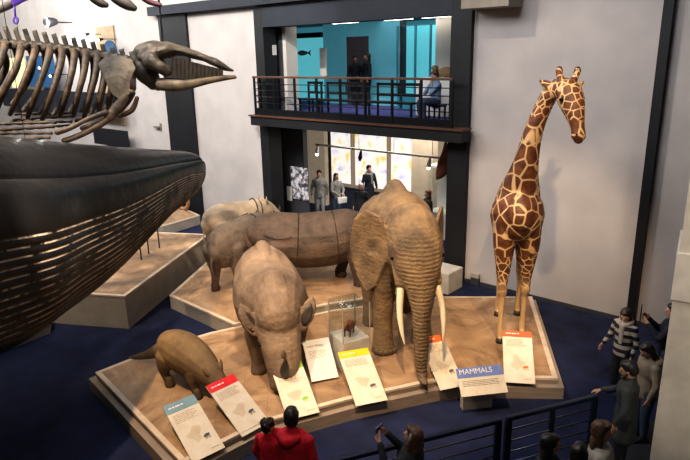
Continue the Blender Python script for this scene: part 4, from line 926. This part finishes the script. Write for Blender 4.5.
    bone('breastbone', [(137, 98, 2.4, 0), (132, 110, 3, 0), (120, 116, 2.5, 0)], M['bone'])
    for x, y in ((163, 44), (18, 30), (90, 48)):
        q = P(x, y); bm = bmesh.new(); tube(bm, [q, (q[0], q[1], 11.99)], .022 if x == 163 else .004); to_obj('suspension_wire', bm, M['metal'], t)
    # upper hanging whale remains
    u = thing('whale_jaw', 'pale hanging jawbone in a purple sling at the top left corner', 'bone')
    bm = bmesh.new(); loft(bm, [P(-30, 12, 0)+(7*sc, 7*sc), P(-8, 9, 0)+(7*sc, 6*sc), P(8, 4, 0)+(6*sc, 5*sc), P(24, -3, 0)+(5*sc, 4*sc), P(50, -14, 0)+(4*sc, 4*sc)], side=K); to_obj('jawbone', bm, mat('pale_grey_bone', (.30, .28, .27), .6, (.2, .18, .18), 3), u, True)
    pm = mat('purple_strap', (.10, .04, .42), .5)
    bm = bmesh.new(); slab(bm, [P(14, -2, -.25), P(30, -7, -.25), P(31, 1, -.25), P(20, 6, -.25), P(16, 6, -.25)], .06); to_obj('sling', bm, pm, u)
    bm = bmesh.new(); tube(bm, [P(17, 5, -.2), P(18, 18, -.2)], .02)
    pts = [P(18.5+2.2*math.cos(a), 21+3*math.sin(a), -.2) for a in [k*PI/6 for k in range(13)]]; tube(bm, pts, .02); to_obj('hook', bm, pm, u, True)
    for k, (pts, lab) in enumerate(((((86, -8, 4), (94, -2, 5), (101, 3, 4.5), (106, 5, 3)), 'dark hanging bone at the top edge, first from the left'), (((108, -8, 4.5), (118, -1, 6), (128, 5, 5.5), (134, 8, 3.5)), 'largest dark hanging bone at the top edge'), (((134, -12, 3), (143, -3, 3.5), (150, 2, 3), (160, 5, 2.5)), 'small dark reddish hanging bone at the top edge above the skull'))):
        b0 = PL(pts[1][0], pts[1][1], A, B)
        bm = bmesh.new(); loft(bm, [P(x, y, 0)+(r*sc, r*sc) for x, y, r in pts], seg=12, side=K)
        o = to_obj('hanging_bone', bm, M['horn'] if k < 2 else mat('reddish_dark_bone', (.06, .015, .018), .6), None, True); tag(o, lab, 'bone', 'dark bones hanging at the top edge')
        bm = bmesh.new(); tube(bm, [tuple(b0), (b0.x, b0.y, 11.99)], .005); to_obj('wire', bm, M['metal'], o)
skeleton()
# ------------------------------------------------------------------ people (local frame: facing +X, Z up; built for 1.75 m, scaled)
def add_transformed(bm, fn, mtx):
    b2 = bmesh.new(); fn(b2); b2.transform(mtx); me = mesh_of(b2); bm.from_mesh(me); bpy.data.meshes.remove(me)
def hand(bm, w, d, up, curl=.5):
    """palm, four unequal bent fingers and a side thumb. w wrist, d pointing direction, up = back of hand"""
    w, d, up = Vector(w), Vector(d).normalized(), Vector(up); up = (up-d*up.dot(d)).normalized(); sd = d.cross(up)
    S = tuple(sd)
    loft(bm, [tuple(w-d*.02)+(.024, .02), tuple(w+d*.03)+(.034, .017), tuple(w+d*.085)+(.038, .015)], seg=10, side=S)
    for k, (o, L) in enumerate(((-.029, .062), (-.010, .074), (.010, .070), (.028, .055))):
        p0 = w+d*.08+sd*o; p1 = p0+d*L*.45-up*.01*curl; dd = (d-up*curl).normalized(); p2 = p1+dd*L*.35; p3 = p2+(d-up*curl*2.2).normalized()*L*.3
        loft(bm, [tuple(q)+(r,) for q, r in ((p0, .0095), (p1, .009), (p2, .0085), (p3, .007))], per=2, seg=8)
    p0 = w+d*.02-sd*.026; p1 = p0+d*.035-sd*.03-up*.008; p2 = p1+d*.035-sd*.008-up*.01
    loft(bm, [tuple(q)+(r,) for q, r in ((p0, .013), (p1, .011), (p2, .009))], per=2, seg=8)
DEFR = ((.0, -.27, 1.14), (.10, -.27, .90)); DEFL = ((.0, .27, 1.14), (.10, .27, .90))
def person(label, pos, z0, face, h=1.72, top='greyc', legs='jean', hair='hairk', skin='skin', style='short', R=DEFR, L=DEFL, yaw=0, pitch=0, sit=False, coat=False, hood=None, group=None, bulk=1.0, scarf=None, lean=0, band=None, stride=0, beard=False):
    s = h/1.75; t = thing('person', label, 'person', (pos[0], pos[1], z0), math.atan2(face[1], face[0]), group)
    S = Matrix.Scale(s, 4); dz = -.44 if sit else 0
    hm = Matrix.Translation((0, 0, 1.53+dz)) @ Matrix.Rotation(yaw, 4, 'Z') @ Matrix.Rotation(pitch, 4, 'Y') @ Matrix.Translation((0, 0, -1.53))
    T = [(0, 0, .90+dz, .155*bulk, .12), (0, 0, 1.02+dz, .150*bulk, .115), (0, 0, 1.18+dz, .145*bulk, .11), (.01, 0, 1.34+dz, .175*bulk, .12), (0, 0, 1.43+dz, .165*bulk, .10), (-.01, 0, 1.475+dz, .10, .075), (0, 0, 1.52+dz, .06, .062), (.01, 0, 1.58+dz, .058, .062)]
    arms = []
    for sg, (e, w) in ((-1, R), (1, L)):
        e = Vector(e); w = Vector(w); e.z += dz; w.z += dz; sh = Vector((0, .185*sg*bulk, 1.41+dz)); arms.append((sh, e, w, sg))
    def legpts(sg):
        y = .095*sg
        if sit: return [(0, y, .50, .09), (.22, y*1.3, .50, .085), (.42, y*1.5, .50, .062), (.43, y*1.5, .3, .052), (.40, y*1.4, .09, .04)]
        f = stride*sg
        return [(0, y, .94, .088), (f*.35, y*1.05, .72, .078), (f*.7+.02, y*1.05, .50, .058), (f*.9, y*1.05, .3, .052), (f, y*1.05, .09, .038)]
    def build(bm):
        loft(bm, [(p[0], p[1], p[2], p[3], p[4]) for p in T], seg=18)
        def head(b):
            loft(b, [(.045, 0, 1.545, .035, .035), (.03, 0, 1.575, .058, .072), (.018, 0, 1.63, .071, .092), (.005, 0, 1.675, .075, .099), (0, 0, 1.715, .060, .082)], seg=16)
            loft(b, [(.105, 0, 1.66, .009), (.122, 0, 1.635, .013), (.118, 0, 1.622, .015)], seg=8, per=2); ball(b, (.098, 0, 1.585), .02, 8, (.6, 1.1, .45))
            for q in (-1, 1): ball(b, (.0, .078*q, 1.64), .03, 8, (.6, .4, 1)); ball(b, (.09, .03*q, 1.672), .02, 8, (.6, 1.3, .5))
        add_transformed(bm, head, hm)
        for sh, e, w, sg in arms:
            loft(bm, [tuple(sh)+(.052,), tuple((sh+e)/2)+(.045,), tuple(e)+(.038,), tuple((e+w)/2)+(.035,), tuple(w)+(.026,)], seg=12)
            d = (w-e).normalized(); up = Vector((0, sg, 0)) if abs(d.z) > .6 else Vector((0, 0, 1)); hand(bm, w, d, up, .5)
        for sg in (-1, 1): loft(bm, [tuple(p) for p in legpts(sg)], seg=12)
        bm.transform(S)
    bm = bmesh.new(); build(bm); me = remesh(bm, .009*s, 'body', 1); link('body', me, M[skin], t)
    # clothes
    bm = bmesh.new(); c = .028
    bot = .62 if coat else .86
    TT = [(0, 0, bot+dz*(1 if not coat else .6), .17*bulk+(.05 if coat else .01), .135+(.04 if coat else .01))]+[(p[0], p[1], p[2], p[3]+c, p[4]+c) for p in T[1:5]]+[(-.01, 0, 1.475+dz, .115, .092), (-.005, 0, 1.505+dz, .078, .078)]
    loft(bm, TT, seg=18)
    for sh, e, w, sg in arms:
        loft(bm, [tuple(sh)+(.072,), tuple((sh+e)/2)+(.063,), tuple(e)+(.057,), tuple((e+w)/2)+(.05,), tuple(e+(w-e)*.93)+(.04,)], seg=12)
    if hood: loft(bm, [(-.10, -.11, 1.47+dz, .05), (-.15, 0, 1.44+dz, .07), (-.10, .11, 1.47+dz, .05)], seg=10)
    bm.transform(S); me = remesh(bm, .016*s, 'top', 2, .006, 9); link('coat' if coat else 'top', me, M[top], t)
    bm = bmesh.new()
    loft(bm, [(0, 0, .86 if not sit else .45, .165*bulk, .13), (0, 0, .95+dz, .17*bulk, .135), (0, 0, 1.03+dz, .16*bulk, .125)], seg=16)
    for sg in (-1, 1): lp = legpts(sg); loft(bm, [(p[0], p[1], p[2], p[3]+.02) for p in lp[:-1]]+[(lp[-1][0], lp[-1][1], lp[-1][2]+.02, .055)], seg=12)
    bm.transform(S); me = remesh(bm, .017*s, 'trousers', 2); link('trousers', me, M[legs], t)
    for sg in (-1, 1):
        lp = legpts(sg)[-1]; bm = bmesh.new(); loft(bm, [(lp[0]-.06, lp[1], .05, .038, .045), (lp[0]+.03, lp[1], .05, .045, .048), (lp[0]+.13, lp[1], .035, .045, .033), (lp[0]+.18, lp[1], .03, .035, .025)], seg=12); bm.transform(S)
        to_obj('shoe', bm, M['darkc'], t, True)
    # hair
    bm = bmesh.new()
    def hr(b):
        ball(b, (-.022, 0, 1.695), 1, 18, (.106, .094, .100)); ball(b, (-.048, 0, 1.65), 1, 16, (.082, .088, .095))
        ball(b, (.035, 0, 1.745), 1, 12, (.070, .074, .042))
        if style in ('long', 'bob'):
            lo = 1.36 if style == 'long' else 1.52
            loft(b, [(-.03, 0, 1.70, .088, .06), (-.055, 0, 1.60, .095, .05), (-.075, 0, 1.5, .10, .045), (-.085, 0, lo, .075, .03)], seg=14)
            for q in (-1, 1): loft(b, [(-.01, .082*q, 1.70, .020, .03), (-.02, .09*q, 1.6, .020, .035), (-.01, .085*q, max(lo, 1.46), .02, .03)], seg=8)
        if style == 'curly':
            r = random.Random(3)
            for k in range(26):
                a = r.uniform(0, 2*PI); e = r.uniform(.0, 1.3); ball(b, (-.03+.1*math.cos(a)*math.cos(e), .1*math.sin(a)*math.cos(e), 1.69+.09*math.sin(e)), .035, 8)
    add_transformed(bm, hr, hm); bm.transform(S); me = remesh(bm, .013*s, 'hair', 2, .006, 22); link('hair', me, M[hair], t)
    for q in (-1, 1):
        c0 = S @ hm @ Vector((.090, .031*q, 1.655)); bm = bmesh.new(); ball(bm, c0, .0115*s, 8); to_obj('eye', bm, M['eye'], t, True)
    c0 = S @ hm @ Vector((.106, 0, 1.590)); bm = bmesh.new(); ball(bm, c0, .017*s, 8, (.4, 1, .3)); to_obj('mouth', bm, mat('lips', (.35, .10, .08), .5), t, True)
    if beard:
        bm = bmesh.new()
        def bd(b):
            loft(b, [(.02, -.074, 1.62, .014, .022), (.055, -.060, 1.575, .02, .028), (.082, -.028, 1.552, .02, .028), (.092, 0, 1.545, .02, .03), (.082, .028, 1.552, .02, .028), (.055, .060, 1.575, .02, .028), (.02, .074, 1.62, .014, .022)], seg=10, side=(0, 0, 1)); ball(b, (.113, 0, 1.607), .016, 8, (.5, 1.5, .4))
        add_transformed(bm, bd, hm); bm.transform(S); to_obj('beard', bm, M[hair], t, True)
    if band:
        bm = bmesh.new(); pts = []
        for k in range(15):
            a = -PI*.62+PI*1.24*k/14; pts.append((-.005+.0*k, .097*math.sin(a), 1.665+.105*math.cos(a)))
        loft(bm, [p+(.022, .010) for p in pts], seg=8, side=(1, 0, 0)); bm.transform(S @ hm); to_obj('headband', bm, M[band], t, True)
    if scarf:
        bm = bmesh.new(); pts = [(.10*math.cos(a)+.01, .11*math.sin(a), 1.49-.03*math.cos(a)+dz) for a in [k*PI/6 for k in range(13)]]
        loft(bm, [p+(.045,) for p in pts], seg=10); loft(bm, [(.13, .03, 1.46+dz, .05), (.155, .04, 1.3+dz, .05, .03), (.15, .04, 1.1+dz, .05, .02)], seg=10); bm.transform(S); me = remesh(bm, .016, 'scarf', 2, .006, 12); link('scarf', me, M[scarf], t)
    return t
def gp(px, py, z): p = G(px, py, z); return (p.x, p.y)
def toworld(t, v, s=1):
    a = t.rotation_euler.z; return Vector((t.location.x+math.cos(a)*v[0]-math.sin(a)*v[1], t.location.y+math.sin(a)*v[0]+math.cos(a)*v[1], t.location.z+v[2]))
grpb = None
# lower room visitors
person('young man in grey hoodie and light trousers standing by the photo poster', gp(319, 171, 1.80), 0, (.6, -.8), 1.8, 'greyc', 'jeanl', 'hairk', hood=1)
wb = person('woman in grey top holding a white bag in the lower room', gp(336, 174, 1.68), 0, (.95, -.3), 1.68, 'greyc', 'jean', 'hairb', style='long', R=((.10, -.25, 1.14), (.30, -.12, 1.02)), L=((.10, .25, 1.14), (.30, .10, 1.02)))
b = toworld(wb, (.40, 0, .80)); tt = thing('handbag', 'white bag held by the woman in grey in the lower room', 'bag', b, wb.rotation_euler.z)
bm = bmesh.new(); box(bm, -.05, .05, -.18, .18, -.13, .10); bev(bm, .03); to_obj('bag_body', bm, M['white'], tt, True)
bm = bmesh.new(); tube(bm, [(0, -.10, .12), (0, -.08, .22), (0, .08, .22), (0, .10, .12)], .010); to_obj('strap', bm, M['white'], tt, True)
person('white-haired older person in a dark coat in the lower room', gp(361, 183, 1.62), 0, (.4, -.9), 1.6, 'darkc', 'darkc', 'hairw', style='bob', coat=True, pitch=.2)
person('dark-haired man in a dark coat behind the white-haired person', gp(369, 166, 1.80), 0, (.9, -.4), 1.8, 'navyc', 'jean', 'hairk', coat=True, scarf='greyc')
person('woman with reddish brown hair and black top behind the elephant head', gp(428, 191, 1.65), 0, (-.5, -.85), 1.65, 'darkc', 'darkc', 'hairr', style='long')
# gallery visitors
for px, hh, lab, st2 in ((355.5, 1.72, 'dark silhouetted person standing left in the gallery doorway', 'short'), (367.5, 1.80, 'dark silhouetted person standing right in the gallery doorway', 'bob')):
    p = W(px, 80, 17.4); person(lab, (p.x, 17.4), 4.03, (-.5, -.8) if px > 360 else (.7, -.6), hh, 'darkc', 'darkc', 'hairk', 'skin2', style=st2)
p = W(436, 85, 14.5)
pz = person('seated curly-haired person in pale blue shirt leaning chin on hands', (p.x, 14.5), 4.03, (-.5, -.85), 1.74, 'bluec', 'jean', 'hairb', style='curly', sit=True, R=((.26, -.16, 1.16), (.16, -.05, 1.42)), L=((.26, .16, 1.16), (.16, .05, 1.42)), pitch=.35)
tt = thing('stool', 'black stool under the seated curly-haired person', 'stool', (p.x+.03, 14.53, 4.03), pz.rotation_euler.z)
bm = bmesh.new(); box(bm, -.2, .2, -.2, .2, .36, .41); bev(bm, .012); to_obj('seat', bm, M['metal'], tt)
for sx in (-.16, .16):
    for sy in (-.16, .16): boxobj('leg', (sx-.02, sx+.02, sy-.02, sy+.02, 0, .365), M['metal'], tt)
# visitors near the camera
mx_ = gp(291, 413, 1.74)
man = person('short-haired man in a red hoodie seen from behind, carrying a child', mx_, 0, (-.35, .94), 1.76, 'red', 'jean', 'hairk', style='short', hood=1, yaw=.35, pitch=.15, L=((.06, .33, 1.16), (.28, .34, 1.16)), bulk=1.12)
cx_ = gp(268, 420, 1.62)
person('small dark-haired child in a red top carried by the man in red', cx_, .62, (-.3, .95), 1.32, 'red', 'jean', 'hairk', style='curly', yaw=-.5, R=((.05, -.27, 1.16), (.18, -.34, 1.3)), sit=True)
pos = gp(412, 430, 1.66)
ph = person('woman in black with patterned headband raising a phone', pos, 0, (-.93, -.10), 1.68, 'darkc', 'jean', 'hairb', style='long', band='greyc', pitch=-.15, R=((.22, -.22, 1.25), (.42, -.09, 1.48)), L=((.24, .2, 1.20), (.41, .07, 1.44)))
q = toworld(ph, (.455, -.01, 1.50)); tt = thing('phone', 'phone held up by the woman with the patterned headband', 'phone', q, ph.rotation_euler.z)
bm = bmesh.new(); box(bm, -.005, .005, -.075, .075, -.04, .04); bev(bm, .004); to_obj('case', bm, mat('violet_phone', (.22, .2, .55), .4), tt); boxobj('screen', (-.007, -.0051, -.065, .065, -.034, .034), M['darkgrey'], tt)
person('black-haired person at the bottom edge, first left of the trio', gp(551, 437, 1.66), 0, (.75, .55), 1.66, 'greenc', 'jean', 'hairk', style='bob')
person('dark-haired shorter person in grey at the bottom edge, middle of the trio', gp(580, 446, 1.60), 0, (-.2, .95), 1.60, 'creamc', 'jean', 'hairk', style='bob')
person('brown-haired person at the bottom edge, right of the trio', gp(603, 424, 1.72), 0, (.85, .35), 1.72, 'creamc', 'darkc', 'hairb', style='long')
person('person in black and cream striped cardigan with one hand on the railing', gp(627, 313, 1.52), 0, (-.35, -.9), 1.60, 'stripe', 'darkc', 'hairk', style='bob', scarf='creamc', pitch=.45, yaw=.3, R=((.0, -.28, 1.14), (.10, -.36, .92)))
person('bearded man in a dark coat and black hair leaning over the railing end', gp(632, 365, 1.70), 0, (-.95, -.15), 1.72, 'greenc', 'darkc', 'hairk', 'skin2', style='short', beard=True, coat=True, pitch=.25, R=((.12, -.28, 1.2), (.38, -.25, 1.10)))
person('person in beige jacket with dark hair behind the bearded man', gp(652, 344, 1.62), 0, (-.7, -.65), 1.62, 'beigec', 'jean', 'hairk', style='bob', hood=1, pitch=.5)
ap = person('dark-haired person by the pillar raising a forearm with a tablet', gp(674, 306, 1.72), 0, (-.9, -.2), 1.72, 'navyc', 'jean', 'hairk', 'skin', R=((.16, -.24, 1.2), (.36, -.12, 1.42)), L=((.16, .24, 1.2), (.36, .10, 1.40)))
q = toworld(ap, (.47, 0, 1.50)); tt = thing('tablet', 'dark tablet held upright by the person at the pillar', 'tablet', q, ap.rotation_euler.z)
bm = bmesh.new(); box(bm, -.008, .008, -.09, .09, -.13, .13); bev(bm, .004); to_obj('case', bm, M['darkc'], tt); boxobj('screen', (-.010, -.0081, -.08, .08, -.12, .12), M['darkgrey'], tt)
# ------------------------------------------------------------------ light
def area(loc, tgt, size, power, col, sy=None):
    l = bpy.data.lights.new('area_lamp', 'AREA'); l.energy = power; l.size = size; l.color = col
    if sy: l.shape = 'RECTANGLE'; l.size_y = sy
    o = bpy.data.objects.new('area_lamp', l); COL.objects.link(o); o.location = loc
    o.rotation_euler = (Vector(tgt)-Vector(loc)).to_track_quat('-Z', 'Y').to_euler(); return o
def spot(loc, tgt, power, col, ang=50, blend=.5, r=.10):
    l = bpy.data.lights.new('spot_lamp', 'SPOT'); l.energy = power; l.color = col; l.spot_size = math.radians(ang); l.spot_blend = blend; l.shadow_soft_size = r
    o = bpy.data.objects.new('spot_lamp', l); COL.objects.link(o); o.location = loc
    o.rotation_euler = (Vector(tgt)-Vector(loc)).to_track_quat('-Z', 'Y').to_euler(); return o
warm = (1, .70, .41)
spot((-2.5, 3.5, 9.0), (-6.2, 8.6, 1.0), 3000, warm, 40)          # elephant face, signs
spot((-7.0, 1.5, 10.0), (-8.0, 6.6, .5), 3000, warm, 46)          # front rhino and left deck
spot((-1.5, 6.0, 9.0), (-4.9, 10.5, 2.6), 1900, (1, .72, .45), 40) # giraffe
spot((-7.5, 6.0, 11.4), (-11.2, 9.6, .8), 3200, (1, .78, .54), 44) # rear rhinos
spot((-8.5, 8.0, 11), (-3.6, 13.3, 2.0), 900, (1, .82, .66), 46)
spot((-11.5, 2.0, 9.0), (-14.0, 8.0, .8), 1800, (1, .82, .60), 44)
spot((-6.0, 2.5, 5.0), (-11.5, 6.5, 1.6), 700, (1, .80, .6), 56)
spot((-10, 5, 11), (-17, 13, 3), 4200, (1, .93, .84), 60)
area((-8, 8, 11.8), (-8, 9.5, 0), 8, 170, (.92, .94, 1))
area((-6.5, 4.0, 11.5), (-6.0, 13.3, 7.0), 5, 720, (.95, .96, 1))
area((-14, 4.0, 11.5), (-15, 13.3, 7), 5, 900, (.98, .96, .95))
area((-21, 7.0, 11.5), (-23, 13.3, 6), 5, 1100, (1, .97, .92))  # added lamp, brightens the wall left of the pilaster
area((-29, 6.0, 11.5), (-31, 13.3, 6), 5, 1600, (1, .97, .92))  # added lamp, brightens the far left end of the wall
spot((1.5, 3, 8), (-1.0, 9.0, 3.0), 380, (1, .86, .70), 44)
spot((1.2, 0.5, 7.0), (-.7, 7.4, 3.6), 900, (1, .88, .74), 34)  # added spot, brightens the near pillar
spot((-1.5, 1.0, 7), (-4.9, 4.8, 1.4), 260, (1, .85, .7), 36)
p = W(47, 22, 12.0); l = bpy.data.lights.new('floodlight_glow', 'POINT'); l.energy = 260; l.shadow_soft_size = .2; o = bpy.data.objects.new('floodlight_glow', l); COL.objects.link(o); o.location = (p.x, 12.0, p.z)
# gallery and lower room
area((-12, 16.2, 6.85), (-12, 16.3, 4), 3, 40, (.85, .97, 1), 3)
area((-11.5, 16.5, 3.5), (-11.5, 16.5, 0), 4, 200, (1, .92, .80), 3)
w = bpy.data.worlds.new('world'); bpy.context.scene.world = w; w.use_nodes = True
w.node_tree.nodes['Background'].inputs[0].default_value = (.80, .85, 1, 1); w.node_tree.nodes['Background'].inputs[1].default_value = .05
sc = bpy.context.scene; sc.view_settings.view_transform = 'Standard'; sc.view_settings.look = 'Medium High Contrast'; sc.view_settings.exposure = 0.0
